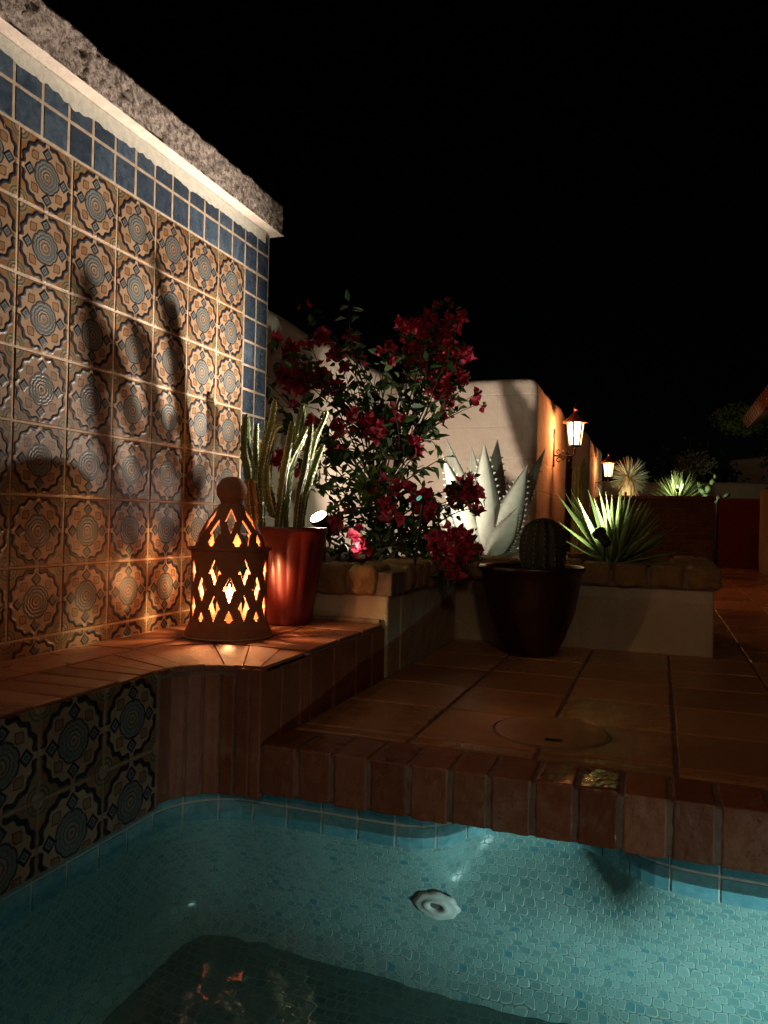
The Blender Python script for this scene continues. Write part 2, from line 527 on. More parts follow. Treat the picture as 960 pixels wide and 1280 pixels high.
# smear of render left over the top of the blue tiles
sm = MB(); n = 420
for k in range(n):
    def low(y): return .9500 - .018 - .034*(mn.noise(Vector((y*9,3,0)))*.5+.5) - .012*abs(mn.noise(Vector((y*31,7,0))))
    y0, y1 = -.4+2.66*k/n, -.4+2.66*(k+1)/n
    sm.poly([(WX+.0016,y0,low(y0)),(WX+.0016,y1,low(y1)),(WX+.0022,y1,.9510),(WX+.0022,y0,.9510)])
sm.build('render_smear', M['groutlight'], tw)
# cap: a rough cast slab
def slab(x0, x1, y0, y1, z0, z1, step, amp, keep_bottom=True):
    bm = bmesh.new()
    nx, ny, nz = max(2,int((x1-x0)/step)), int((y1-y0)/step), max(3,int((z1-z0)/step))
    import itertools
    vid = {}
    def V(i, j, k):
        key = (i,j,k)
        if key in vid: return vid[key]
        pnt = Vector((x0+(x1-x0)*i/nx, y0+(y1-y0)*j/ny, z0+(z1-z0)*k/nz))
        nrm = Vector(((i==nx)-(i==0), (j==ny)-(j==0), (k==nz)-(k==0)))
        if keep_bottom and k == 0: nrm = nrm*0
        if nrm.length: nrm.normalize()
        f = mn.fractal(pnt*26, .7, 2.1, 5)
        cr = mn.noise(Vector((pnt.y*17, pnt.z*3, 1)))
        crev = max(0, .035-abs(cr))/.035 * (mn.noise(pnt*6) > .1)
        dd = amp*(f-.25) - amp*1.3*crev
        if keep_bottom and k == 0: dd = 0
        # chamfer the corners
        ex = (i in (0,nx)) + (j in (0,ny)) + (k == nz)
        if ex > 1: dd -= .006
        vid[key] = bm.verts.new(pnt + nrm*dd)
        return vid[key]
    for i in range(nx):
        for j in range(ny):
            bm.faces.new((V(i,j,0),V(i,j+1,0),V(i+1,j+1,0),V(i+1,j,0)))
            bm.faces.new((V(i,j,nz),V(i+1,j,nz),V(i+1,j+1,nz),V(i,j+1,nz)))
    for j in range(ny):
        for k in range(nz):
            bm.faces.new((V(nx,j,k),V(nx,j+1,k),V(nx,j+1,k+1),V(nx,j,k+1)))
            bm.faces.new((V(0,j,k),V(0,j,k+1),V(0,j+1,k+1),V(0,j+1,k)))
    for i in range(nx):
        for k in range(nz):
            bm.faces.new((V(i,0,k),V(i+1,0,k),V(i+1,0,k+1),V(i,0,k+1)))
            bm.faces.new((V(i,ny,k),V(i,ny,k+1),V(i+1,ny,k+1),V(i+1,ny,k)))
    bmesh.ops.recalc_face_normals(bm, faces=bm.faces)
    me = bpy.data.meshes.new('stone_cap'); bm.to_mesh(me); bm.free()
    return me
me = slab(-1.54, -1.212, -.3, 2.318, .953, 1.058, .0060, .0055)
me.materials.append(M['stone']); me.materials.append(M['stonesmooth'])
for pl in me.polygons:
    pl.use_smooth = True
    if pl.normal.z < -.8: pl.material_index = 1
o = bpy.data.objects.new('stone_cap', me); COL.objects.link(o); o.parent = tw
o.matrix_parent_inverse = Matrix.Translation(tw.location).inverted()

# ================================================================== LEDGE (bench) IN FRONT OF THE WALL
lg = empty('brick_ledge', (-1.05,1.2,-.56), 'low brick ledge below the tiled wall with painted tile front by the pool', 'ledge')
LX = -.916
core = MB()
core.box((WX+.001,-1.2,-.577),(LX-.0015,1.28,BZ-.008))
core.box((WX+.001,1.2805,-.575),(-.925,1.389,BZ-.014))
core.box((WX+.001,1.3895,-.56),(-.757,2.128,BZ-.008))
core.build('ledge_core', M['mortar'], lg)
# painted tiles on the pool side
lt = MB()
tiles(lt, (LX-.005,1.270-.152*16,-.457), (0,1,0), (0,0,1), [.152*k for k in range(17)], [0,.152-.003], gap=.0045, h=.005, bev=.002, tilt=.3, full=(.152,.152))
for i in range(16):
    d0 = len(lt.v); y0 = 1.270-.152*16+.152*i+.002; y1 = y0+.148
    lt.v += [(LX,y0,-.573),(LX,y1,-.573),(LX,y1,-.459),(LX,y0,-.459)]
    lt.face([d0,d0+1,d0+2,d0+3], [(0,.25),(1,.25),(1,1),(0,1)], (random.random(),.5))
lt.build('decorative_tiles', M['deco'], lg)
# rounded inner corner in narrow upright bricks and the long side
cn = MB(); ccx, ccy, cr_ = -.81, 1.274, .106
nb = 5
for k in range(nb):
    a0 = PI - (PI/2)*k/nb; a1 = PI - (PI/2)*(k+1)/nb
    g_ = .018
    for (z0, z1) in ((-.318, BZ-.001), (-.570, -.323)):
        pts = []
        for t in (a0-g_, (a0+a1)/2, a1+g_): pts.append((t))
        o_ = len(cn.v)
        rn = (random.random(), random.random())
        for t in pts:
            for rr in (cr_, cr_+.03):
                for z in (z0, z1): cn.v.append((ccx+rr*math.cos(t), ccy+rr*math.sin(t), z))
        for s_ in range(2):
            a = o_+s_*4; b_ = a+4
            cn.face([a, a+1, b_+1, b_], None, rn); cn.face([a+2,b_+2,b_+3,a+3], None, rn)
            cn.face([a+1,a+3,b_+3,b_+1], None, rn); cn.face([a,b_,b_+2,a+2], None, rn)
        cn.face([o_,o_+2,o_+3,o_+1], None, rn); cn.face([o_+8,o_+9,o_+11,o_+10], None, rn)
# straight piece facing the viewer, then a bullnose
for (x0, x1) in ((-.806,-.777), (-.773,-.750)):
    cn.box((x0,1.380,-.570),(x1,1.41,BZ-.004), rnd=(random.random(),.5))
# mortar behind the narrow bricks
mo = MB()
mo.lathe((0,0,0), [(1,0)], 3) if False else None
prev = None
for k in range(13):
    t = PI - PI/2*k/12
    a = (ccx+(cr_+.002)*math.cos(t), ccy+(cr_+.002)*math.sin(t))
    if prev: mo.poly([(prev[0],prev[1],-.569),(a[0],a[1],-.569),(a[0],a[1],BZ-.004),(prev[0],prev[1],BZ-.004)])
    prev = a
mo.box((-.809,1.3825,-.566),(-.754,1.40,BZ-.006))
mo.build('corner_mortar', M['darkmortar'], lg)
cn.build('corner_bricks', M['brick'], lg, bevel=.003)
sd = MB()
yb = [1.384, 1.47, 1.56, 1.615, 1.75, 1.90, 2.02, 2.128]
tiles(sd, (-.757,0,FL-.02), (0,1,0), (0,0,1), yb, [.0,.164], gap=.009, h=.007, bev=.003, tilt=.6, jit=.001)
sd.build('side_bricks', M['brick'], lg)
# top: narrow bricks laid across at the pool edge, wedges round the corner, larger pavers behind
tp = MB()
tiles(tp, (0,0,BZ-.006), (1,0,0), (0,1,0), [WX+.003,-1.115], frange(-.35,2.126,.30), gap=.006, h=.006, bev=.002, tilt=.4)
tiles(tp, (0,0,BZ-.006), (1,0,0), (0,1,0), [-1.112,-.922], [1.225-.066*k for k in range(24,-1,-1)], gap=.007, h=.006, bev=.003, tilt=.8, jit=.0022)
fc = Vector((-.83,1.40,0))  # fan
def wedge(p4, rn):
    z1 = BZ + R(-.0012,.0012)
    o_ = len(tp.v)
    for (x, y) in p4: tp.v.append((x,y,BZ-.014))
    for (x, y) in p4: tp.v.append((x,y,z1))
    tp.face([o_+4,o_+5,o_+6,o_+7], None, rn)
    for k in range(4): tp.face([o_+k,o_+(k+1)%4,o_+4+(k+1)%4,o_+4+k], None, rn)
inner = [(-.9205,1.229),(-.920,1.262),(-.913,1.296),(-.897,1.331),(-.868,1.361),(-.833,1.3785),(-.795,1.387),(-.757,1.389)]
outer = [(-1.110,1.230),(-1.110,1.300),(-1.110,1.372),(-1.110,1.45),(-1.075,1.53),(-1.00,1.60),(-.91,1.615),(-.82,1.60)]
for k in range(7):
    a, b_, c_, d_ = inner[k], outer[k], outer[k+1], inner[k+1]
    cx_, cy_ = (a[0]+b_[0]+c_[0]+d_[0])/4, (a[1]+b_[1]+c_[1]+d_[1])/4
    sh = .955
    P4 = [(cx_+(q_[0]-cx_)*sh, cy_+(q_[1]-cy_)*sh) for q_ in (a, d_, c_, b_)]
    P4 = [(cx_+(q_[0]-cx_)*.99, cy_+(q_[1]-cy_)*.93) if False else q_ for q_ in P4]
    wedge(P4, (random.random(),.5))
wedge([(-.757,1.40),(-.757,1.60),(-.815,1.594),(-.787,1.40)], (.4,.5))
wedge([(-1.108,1.462),(-1.078,1.537),(-1.004,1.606),(-1.108,1.622)], (.3,.5))
tiles(tp, (0,0,BZ-.006), (1,0,0), (0,1,0), [-1.112,-.93,-.755], [1.625,1.80,1.96,2.126], gap=.006, h=.006, bev=.002, tilt=.5, jit=.001)
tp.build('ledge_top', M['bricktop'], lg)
st = MB(); st.tube([(-1.2,2.121,BZ+.006),(-.765,2.121,BZ+.006)], [.008,.008], 8)
st.build('mortar_fillet', M['mortar'], lg)

# ================================================================== SPA
spa = empty('spa_pool', (0,.4,-1.1), 'teal mosaic spa pool with a waterline band of blue tiles and brick coping', 'pool')
# outline of the shell, anticlockwise seen from above, as a smooth curve
def arc(cx_, cy_, r, a0, a1, n):
    return [(cx_+r*math.cos(a0+(a1-a0)*k/n), cy_+r*math.sin(a0+(a1-a0)*k/n)) for k in range(n+1)]
OX = -.934
out = [(OX, y) for y in (-.35,-.1,.15,.4,.65,.9,1.1)]
out += arc(OX+.15, 1.274, .15, PI, PI/2, 10)
out += [(-.66,1.424),(-.60,1.424),(-.52,1.423),(-.47,1.424)]
out += [(-.43,1.430),(-.40,1.446),(-.375,1.472),(-.355,1.51),(-.33,1.545),(-.29,1.57),(-.24,1.583),(-.19,1.583),(-.14,1.572),(-.105,1.55),(-.075,1.525),(-.045,1.485),(-.015,1.458),(.02,1.440),(.06,1.431),(.11,1.427)]
out += [(.2,1.425),(.35,1.424),(.6,1.42),(.8,1.40)]
out += arc(.85, 1.05, .35, PI/2, 0, 8)[1:]
out += [(1.2,y) for y in (.8,.5,.2,-.1)]
out += arc(.9,-.3,.3,0,-PI/2,6)[1:]
out += [(x,-.6) for x in (.6,.2,-.2,-.6)]
out += arc(OX+.3,-.3,.3,-PI/2,-PI,6)
# resample evenly with a Catmull-Rom curve
def resample(pts, step, closed=True):
    P = [Vector((a, b, 0)) for a, b in pts]
    if (P[0]-P[-1]).length < .03: P.pop()
    n = len(P); dense = []
    for i in range(n):
        p0, p1, p2, p3 = P[i-1], P[i], P[(i+1)%n], P[(i+2)%n]
        for k in range(12):
            t = k/12
            dense.append(.5*((2*p1)+(p2-p0)*t+(2*p0-5*p1+4*p2-p3)*t*t+(3*p1-p0-3*p2+p3)*t**3))
    L = [0]
    for i in range(1, len(dense)+1): L.append(L[-1]+(dense[i%len(dense)]-dense[i-1]).length)
    tot = L[-1]; N = int(round(tot/step)); res = []; j = 0
    for k in range(N):
        s_ = tot*k/N
        while L[j+1] < s_: j += 1
        t = (s_-L[j])/max(1e-9,(L[j+1]-L[j]))
        res.append(dense[j].lerp(dense[(j+1)%len(dense)], t))
    return res, tot/N
ol, stp = resample(out, .0259)
NO = len(ol)
def nrm(i):
    t = (ol[(i+1)%NO]-ol[i-1]).normalized()
    return Vector((t.y,-t.x,0))     # towards the water (outline runs clockwise)
# check the side once
cen = Vector((.1,.4,0))
sg = 1 if (cen-ol[5]).dot(nrm(5)) > 0 else -1
def inn(i): return nrm(i)*sg
# wall profile: (inset, z) from the band down to the floor
prof = [(0,-.667),(0,-.69),(0,-.715),(0,-.74),(0,-.77),(0,-.80),(0,-.84),(0,-.88),(0,-.92),(0,-.96),(.004,-.99),(.017,-1.03),(.04,-1.06),(.075,-1.08)]
arcl = [0]
for a, b_ in zip(prof, prof[1:]): arcl.append(arcl[-1]+math.hypot(b_[0]-a[0], b_[1]-a[1]))
w = MB(); rings = []
for i in range(NO):
    q_ = inn(i)
    def dip(z):
        t = max(0, min(1, (-.66-z)/.24)); t = t*t*(3-2*t)
        if -.47 < ol[i].x < .12 and ol[i].y > 1.3 : return Vector((0,(1.425-ol[i].y)*t,0))
        return Vector((0,0,0))
    if -.47 < ol[i].x < .12 and ol[i].y > 1.3: q_ = Vector((0,-1,0))
    rings.append([w.vert(ol[i]+q_*a+dip(z)+Vector((0,0,z))) for a, z in prof])
for i in range(NO):
    j = (i+1) % NO
    for k in range(len(prof)-1):
        u0, u1 = i*stp, (i+1)*stp; v0, v1 = -arcl[k], -arcl[k+1]
        w.face([rings[i][k], rings[i][k+1], rings[j][k+1], rings[j][k]], [(u0,v0),(u0,v1),(u1,v1),(u1,v0)])
wo = w.build('mosaic_wall', M['mosaic'], spa, smooth=True)
fl = MB()
pts = [Vector(w.v[rings[i][-1]])+Vector((0,0,.0005)) for i in range(NO)]
ci = fl.vert((.1,.4,-1.085))
ids = [fl.vert(p_) for p_ in pts]
for i in range(NO):
    a, b_ = ids[i], ids[(i+1)%NO]
    fl.face([ci, a, b_], [(fl.v[k_][0], fl.v[k_][1]) for k_ in (ci, a, b_)])
def floormos():
    m = mosaic_mat('mosaic_floor', .5)  # darker copy of the wall mosaic, standing in for weak light down here
    return m
fo = fl.build('spa_floor', floormos(), spa)
# band of teal tiles: two courses, the upper partly under the coping
bn = MB(); bg = MB()
TS = 3  # outline steps in a tile
for i in range(0, NO-TS+1, TS):
    rn = (random.random(), random.random())
    for (z0, z1) in ((-.6655,-.5915), (-.5885,-.554)):
        rn = (random.random(), random.random())
        L_ = []
        for k in range(TS+1):
            ii = (i+k) % NO; q_ = inn(ii)
            pt = ol[ii] + (ol[(i+TS)%NO]-ol[i]).normalized()*(.0028 if k == 0 else (-.0028 if k == TS else 0))
            L_.append((pt+q_*.002, pt+q_*.0065))
        o_ = len(bn.v)
        for a, b_ in L_:
            for pp, z in ((a,z0),(b_,z0+.0015),(b_,z1-.0015),(a,z1)): bn.v.append((pp.x,pp.y,z))
        for k in range(TS):
            a = o_+4*k
            for s_ in range(3): bn.face([a+s_,a+4+s_,a+5+s_,a+1+s_], None, rn)
        bn.face([o_,o_+1,o_+2,o_+3], None, rn); e_ = o_+4*TS
        bn.face([e_+3,e_+2,e_+1,e_], None, rn)
for i in range(NO):
    j = (i+1)%NO
    a, b_ = ol[i]+inn(i)*.004, ol[j]+inn(j)*.004
    bg.poly([(a.x,a.y,-.6675),(b_.x,b_.y,-.6675),(b_.x,b_.y,-.553),(a.x,a.y,-.553)])
bo = bn.build('waterline_tiles', M['pooltile'], spa)
go = bg.build('waterline_grout', M['groutlight'], spa)
# shell seen from nowhere but closing the basin above the band on the near sides
cp = MB()
cp.box((1.19,-1.0,-.545),(1.32,1.376,FL+.002)); cp.box((-1.25,-.85,-.545),(1.188,-.59,FL+.002))
cp.build('near_coping', M['brick'], spa, bevel=.01)
# brick coping over the pool
pitch = .0765
bxs = [-.748]
while bxs[-1] < 1.15: bxs.append(bxs[-1] + pitch*R(.93,1.07))
cb = MB()
for a, b_ in zip(bxs, bxs[1:]):
    rn = (random.random(), random.random())
    e = R(-.0015,.0015)
    glint = -.20 < (a+b_)/2 < -.04
    cb.box((a+.0042,1.381+e,CB+R(0,.004)),(b_-.0042,1.505,FL-.001+R(-.001,.001)), rnd=rn, mi=1 if glint else 0)
    if glint:  # tilted so the lantern glint falls on these few bricks
        for q_ in (-4,-3,-2,-1):
            v_ = cb.v[q_]; cb.v[q_] = (v_[0], v_[1], v_[2]+(.0016 if v_[1] < 1.45 else -.0014))
cbo = cb.build('coping_bricks', [M['brick'], M['glintbrick']], spa, bevel=.004)
sbm = cbo.modifiers.new('sub', 'SUBSURF'); sbm.subdivision_type = 'SIMPLE'; sbm.levels = 3; sbm.render_levels = 3
tx0 = bpy.data.textures.new('wear', 'CLOUDS'); tx0.noise_scale = .018; tx0.noise_depth = 3
dm = cbo.modifiers.new('wear', 'DISPLACE'); dm.texture = tx0; dm.strength = .004; dm.mid_level = .5; dm.texture_coords = 'GLOBAL'
cm = MB(); cm.box((-.752,1.3835,CB+.003),(1.19,1.520,FL-.004))
cm.build('coping_mortar', M['darkmortar'], spa, bevel=.008, bseg=3)
# return fitting
fc_ = Vector((-.385,1.427,-.875))
ft = empty('x',(0,0,0)); bpy.data.objects.remove(ft)
fm = MB(); rr = []
n = 40
for (r_, d_) in ((.047,.001),(.046,.006),(.038,.0095),(.028,.0095),(.026,.013),(.018,.014),(.0145,.010),(.0125,.006)):
    ring = []
    for k in range(n):
        t = 2*PI*k/n; r2 = r_*(1+.05*math.cos(8*t)*(r_>.04))
        ring.append(fm.vert((fc_.x+r2*math.cos(t), fc_.y-.002-d_, fc_.z+r2*math.sin(t))))
    rr.append(ring)
for a, b_ in zip(rr, rr[1:]):
    for k in range(n): fm.face([a[k],a[(k+1)%n],b_[(k+1)%n],b_[k]])
fo_ = fm.build('return_fitting', M['white'], spa, smooth=True)
fh = MB(); fh.face([fh.vert((fc_.x+.014*math.cos(2*PI*k/n), fc_.y-.0085, fc_.z+.014*math.sin(2*PI*k/n))) for k in range(n)])
fh.build('nozzle', M['darkhole'], fo_, smooth=False)
# water
wt = MB()
ci = wt.vert((.1,.4,WZ)); ids = [wt.vert((ol[i].x,ol[i].y,WZ)) for i in range(NO)]
for i in range(NO): wt.face([ci, ids[(i+1)%NO], ids[i]])
m = Mat('water')
WATER_REFRACT = True
m.set('Transmission Weight', 1.0); m.set('IOR', 1.33); m.rough(0.0); m.col((.82,.97,.96))
wv = m.noise(8, 2, rough=.4, dist=.4)*1.0 + m.noise(22, 1)*.2
m.bump(wv, .0026)
M['water'] = m.m
wto = wt.build('water', M['water']); tag(wto, kind='structure')
if wto.data.polygons[0].normal.z < 0: wto.data.flip_normals()
# underwater lamp on the right wall of the shell
ul = empty('pool_lamp', (.80,1.0,-.85), 'round underwater lamp set in the side wall of the teal spa', 'lamp') if False else None
lh = MB()
LPOS = Vector((1.19,.30,-.99))
lh.tube([LPOS, LPOS+Vector((-.02,0,0))], [.075,.07], 32)
lo = lh.build('lamp_housing', M['white'], spa, smooth=False)
le = MB(); le.tube([LPOS+Vector((-.0205,0,0)), LPOS+Vector((-.0225,0,0))], [.06,.06], 32)
le.build('lamp_lens', emis('pool_lens', (.75,1,.95), 3), lo)
def lamp(kind, name, loc, power, color, parent=None, radius=.02, target=None, angle=None, blend=.5):
    ld = bpy.data.lights.new(name, kind); ld.energy = power; ld.color = color
    if kind in ('POINT','SPOT'): ld.shadow_soft_size = radius
    lo_ = bpy.data.objects.new(name, ld); COL.objects.link(lo_)
    lo_.location = loc
    if target is not None:
        lo_.rotation_euler = (Vector(target)-Vector(loc)).to_track_quat('-Z','Y').to_euler()
    if angle: ld.spot_size = math.radians(angle); ld.spot_blend = blend
    if parent:
        lo_.parent = parent
        lo_.matrix_parent_inverse = Matrix.LocRotScale(parent.location, parent.rotation_euler, None).inverted()
    return lo_
pl = lamp('SPOT','pool_light', LPOS+Vector((-.05,0,-.02)), 135, (.62,.96,.92), lo, .05, (.55,1.42,-.85), 76, 1)
l2 = MB(); l2.box((1.06,.30,-.572),(1.188,.46,-.5655)); l2.build('light_blocker', M['white'], spa)  # plate added out of view to keep the added light below the coping
lamp('SPOT','band_fill', (1.12,.38,-.580), 12, (.65,1,.95), spa, .005, (.2,1.42,-.61), 80, 1)  # added unseen light that brightens the tile band above the water
pl.data.cycles.is_caustics_light = True
wto.cycles.is_caustics_caster = True
for o_ in (wo, bo, go, fo_, cbo): o_.cycles.is_caustics_receiver = True

# ================================================================== SKIMMER LID on the patio
lid = MB(); LC = (-.215,1.715)
lid.lathe((LC[0],LC[1],FL), [(.128,-.004),(.128,.0025),(.125,.004),(.1225,.0035),(.1215,.001)], 64)
lid2 = MB()
r_ = lid2.lathe((LC[0],LC[1],FL), [(.121,.0),(.1205,.0035),(.118,.0045),(.02,.0050)], 64); lid2.face(r_[-1])
sk = empty('skimmer_lid', (LC[0],LC[1],FL), 'round brown skimmer lid set into the terracotta patio near the pool edge', 'lid')
lid.build('lid_ring', M['darkmortar'], sk, smooth=True); lo2 = lid2.build('lid_plate', M['floortile'], sk, smooth=True)
lm = MB(); lm.box((LC[0]-.002,LC[1]-.088,FL+.004),(LC[0]+.034,LC[1]-.068,FL+.0062)); lm.build('finger_slot', M['blackplastic'], sk, bevel=.004)

# ================================================================== PLANTER
PT = -.137; PB = PT-.088
pw = empty('planter_wall', (-.3,2.6,FL), 'low raised planter of pale stucco with rough brick cap behind the patio', 'planter')
pm = MB()
pm.box((-1.23,2.132,-.50),(-.744,2.25,PB+.002))
pm.box((-.86,2.2515,-.50),(-.7425,2.93,PB+.002))
pm.box((-.86,2.9315,-.50),(.188,3.05,PB+.002))
pm.box((.07,3.0515,-.50),(.187,3.62,PB+.002))
pm.box((-.60,3.6215,-.50),(.186,3.74,PB+.002))
o = pm.build('stucco_wall', M['stuccoplain'], pw, bevel=.008, bseg=3)
so = MB()
sgx = [(-1.66,2.27,-.86,3.0),(-1.66,2.9,-.62,4.98),(-.62,3.06,.06,3.61),(-1.66,2.0,-1.3,2.3)]
for k_, (x0,y0,x1,y1) in enumerate(sgx):
    nx, ny = max(2,int((x1-x0)/.06)), max(2,int((y1-y0)/.06))
    z_ = PT-.035 + .004*k_
    def hz(x, y): return z_ + .02*mn.noise(Vector((x*5,y*5,k_))) + .01*mn.noise(Vector((x*19,y*19,k_)))
    for i in range(nx):
        for j in range(ny):
            c4_ = [(x0+(x1-x0)*a/nx, y0+(y1-y0)*b_/ny) for a, b_ in ((i,j),(i+1,j),(i+1,j+1),(i,j+1))]
            so.poly([(x,y,hz(x,y)) for x, y in c4_])
so.build('soil', M['soil'], pw, smooth=False)
cap = MB()
def capbrick(x0,y0,x1,y1):
    e = lambda: R(-.004,.004)
    cap.box((x0+e(),y0+e(),PB+.004+e()*.7),(x1+e(),y1+e(),PT+e()), rnd=(random.random(), random.random()))
x = -1.19
for wd in (.105,.112,.108,.100):
    capbrick(x, 2.11, x+wd-.012, 2.262); x += wd
y = 2.275
capbrick(-.885, 2.112+.153, -.718, 2.335)
y = 2.345
while y < 2.86:
    wd = R(.072,.09); capbrick(-.885, y, -.718, y+wd-.010); y += wd
x = -.885
while x < .16:
    wd = R(.115,.13)
    capbrick(x, 2.905, min(x+wd-.010,.212), 3.07); x += wd
y = 3.08
while y < 3.55:
    wd = R(.10,.12); capbrick(.045, y, .212, y+wd-.010); y += wd
x = -.60
while x < .2:
    wd = R(.10,.12); capbrick(x, 3.60, min(x+wd-.010,.212), 3.76); x += wd
o = cap.build('brick_cap', M['capbrick'], pw, bevel=.016, bseg=4)
sbm = o.modifiers.new('sub', 'SUBSURF'); sbm.subdivision_type = 'SIMPLE'; sbm.levels = 2; sbm.render_levels = 2
tx = bpy.data.textures.new('lumps', 'CLOUDS'); tx.noise_scale = .03
dm = o.modifiers.new('lumps', 'DISPLACE'); dm.texture = tx; dm.strength = .017; dm.mid_level = .5; dm.texture_coords = 'GLOBAL'
mb_ = MB()
mb_.box((-1.2,2.126,PB+.0),(-.732,2.252,PT-.018)); mb_.box((-.872,2.2535,PB+.0),(-.732,2.945,PT-.018))
mb_.box((-.872,2.918,PB+.001),(.198,3.056,PT-.018)); mb_.box((.058,3.0575,PB+.001),(.198,3.735,PT-.018)); mb_.box((-.6,3.612,PB),(.056,3.75,PT-.018))
mb_.build('cap_mortar', M['mortar'], pw, bevel=.006)

# ================================================================== WHITE GARDEN WALLS AND GATE PIERS
def adobe(name, a, b, mat, parent=None, bev=.07, step=.12, amp=.02, lean=0):
    """a hand-plastered block: subdivided, softened, uneven"""
    bm = bmesh.new()
    bmesh.ops.create_cube(bm, size=1)
    sx, sy, sz = (b[i]-a[i] for i in range(3))
    for v_ in bm.verts:
        v_.co = Vector(((v_.co.x+.5)*sx+a[0], (v_.co.y+.5)*sy+a[1], (v_.co.z+.5)*sz+a[2]))
    ed = [e for e in bm.edges if not (e.verts[0].co.z < a[2]+.001 and e.verts[1].co.z < a[2]+.001)]
    bmesh.ops.bevel(bm, geom=ed, offset=bev, segments=5, profile=.5, affect='EDGES')
    for ax in range(3):
        n_ = int((b[ax]-a[ax])/step)
        for k in range(1, n_):
            co = [0,0,0]; co[ax] = a[ax]+(b[ax]-a[ax])*k/n_; no = [0,0,0]; no[ax] = 1
            bmesh.ops.bisect_plane(bm, geom=bm.verts[:]+bm.edges[:]+bm.faces[:], plane_co=co, plane_no=no)
    bm.normal_update()
    for v_ in bm.verts:
        v_.co += v_.normal*(mn.noise(v_.co*2.3)*amp + mn.noise(v_.co*7)*amp*.35)
    me_ = bpy.data.meshes.new(name); bm.to_mesh(me_); bm.free()
    me_.materials.append(mat)
    for p_ in me_.polygons: p_.use_smooth = True
    o_ = bpy.data.objects.new(name, me_); COL.objects.link(o_)
    if parent:
        o_.parent = parent; o_.matrix_parent_inverse = Matrix.Translation(parent.location).inverted()
    return o_
tag(adobe('garden_wall', (-2.0,1.7,-.5), (-1.69,4.99,.965), M['stucco'], amp=.014),
    'long white plastered garden wall running back behind the bougainvillea', 'wall')
tag(adobe('gate_pier', (-2.0,5.0,-.5), (-.757,6.72,.955), M['stucco'], bev=.06, amp=.018),
    'broad white plastered wall end behind the silver agave, with the nearer lantern', 'wall')
tag(adobe('gate_pier', (-1.5,8.95,-.5), (-.757,11.1,1.07), M['stucco'], bev=.12, amp=.02),
    'smaller plastered pier beyond the dark gate, with the farther lantern', 'wall')

# iron gate with potted clutter between the piers
gt = empty('iron_gate', (-.95,7.8,FL), 'dark wrought iron gate in the gap between the two plastered piers', 'gate')
gi = MB()
for k in range(12):
    y_ = 6.80+k*.19
    gi.tube([(-.95,y_,FL),(-.95,y_,.72)], .014, 6)
    gi.tube([(-.95,y_,.72),(-.95,y_,.80)], [.022,.002], 6)
for z_ in (-.38,.2,.62): gi.tube([(-.95,6.74,z_),(-.95,8.94,z_)], .018, 6)
gi.build('bars', M['iron'], gt, smooth=True)
for k in range(6):
    gs = MB()
    for s_ in (-1, 1):
        cy_, cz_ = 6.98+k*.37, .41+.09*s_
        gs.tube([(-.95, cy_+math.cos(t)*(.02+.010*t)*s_, cz_+math.sin(t)*(.02+.010*t)) for t in [j*.45 for j in range(16)]], .010, 5)
    gs.build('scroll', M['iron'], gt, smooth=True)

cc_ = empty('columnar_cactus', (-.80,7.6,FL), 'pale slender cactus stems standing in the dark gate opening behind the nearer lantern', 'cactus')
for (x_, y_, h_, w0) in ((-.80,7.3,.62,.05),(-.76,7.6,.45,.045),(-.84,7.9,.75,.05),(-.78,8.3,.3,.05)):
    pass
CCS = ((-.72,7.25,.55,.06),(-.70,7.65,.40,.05),(-.73,8.1,.68,.06),(-.70,8.5,.22,.05))
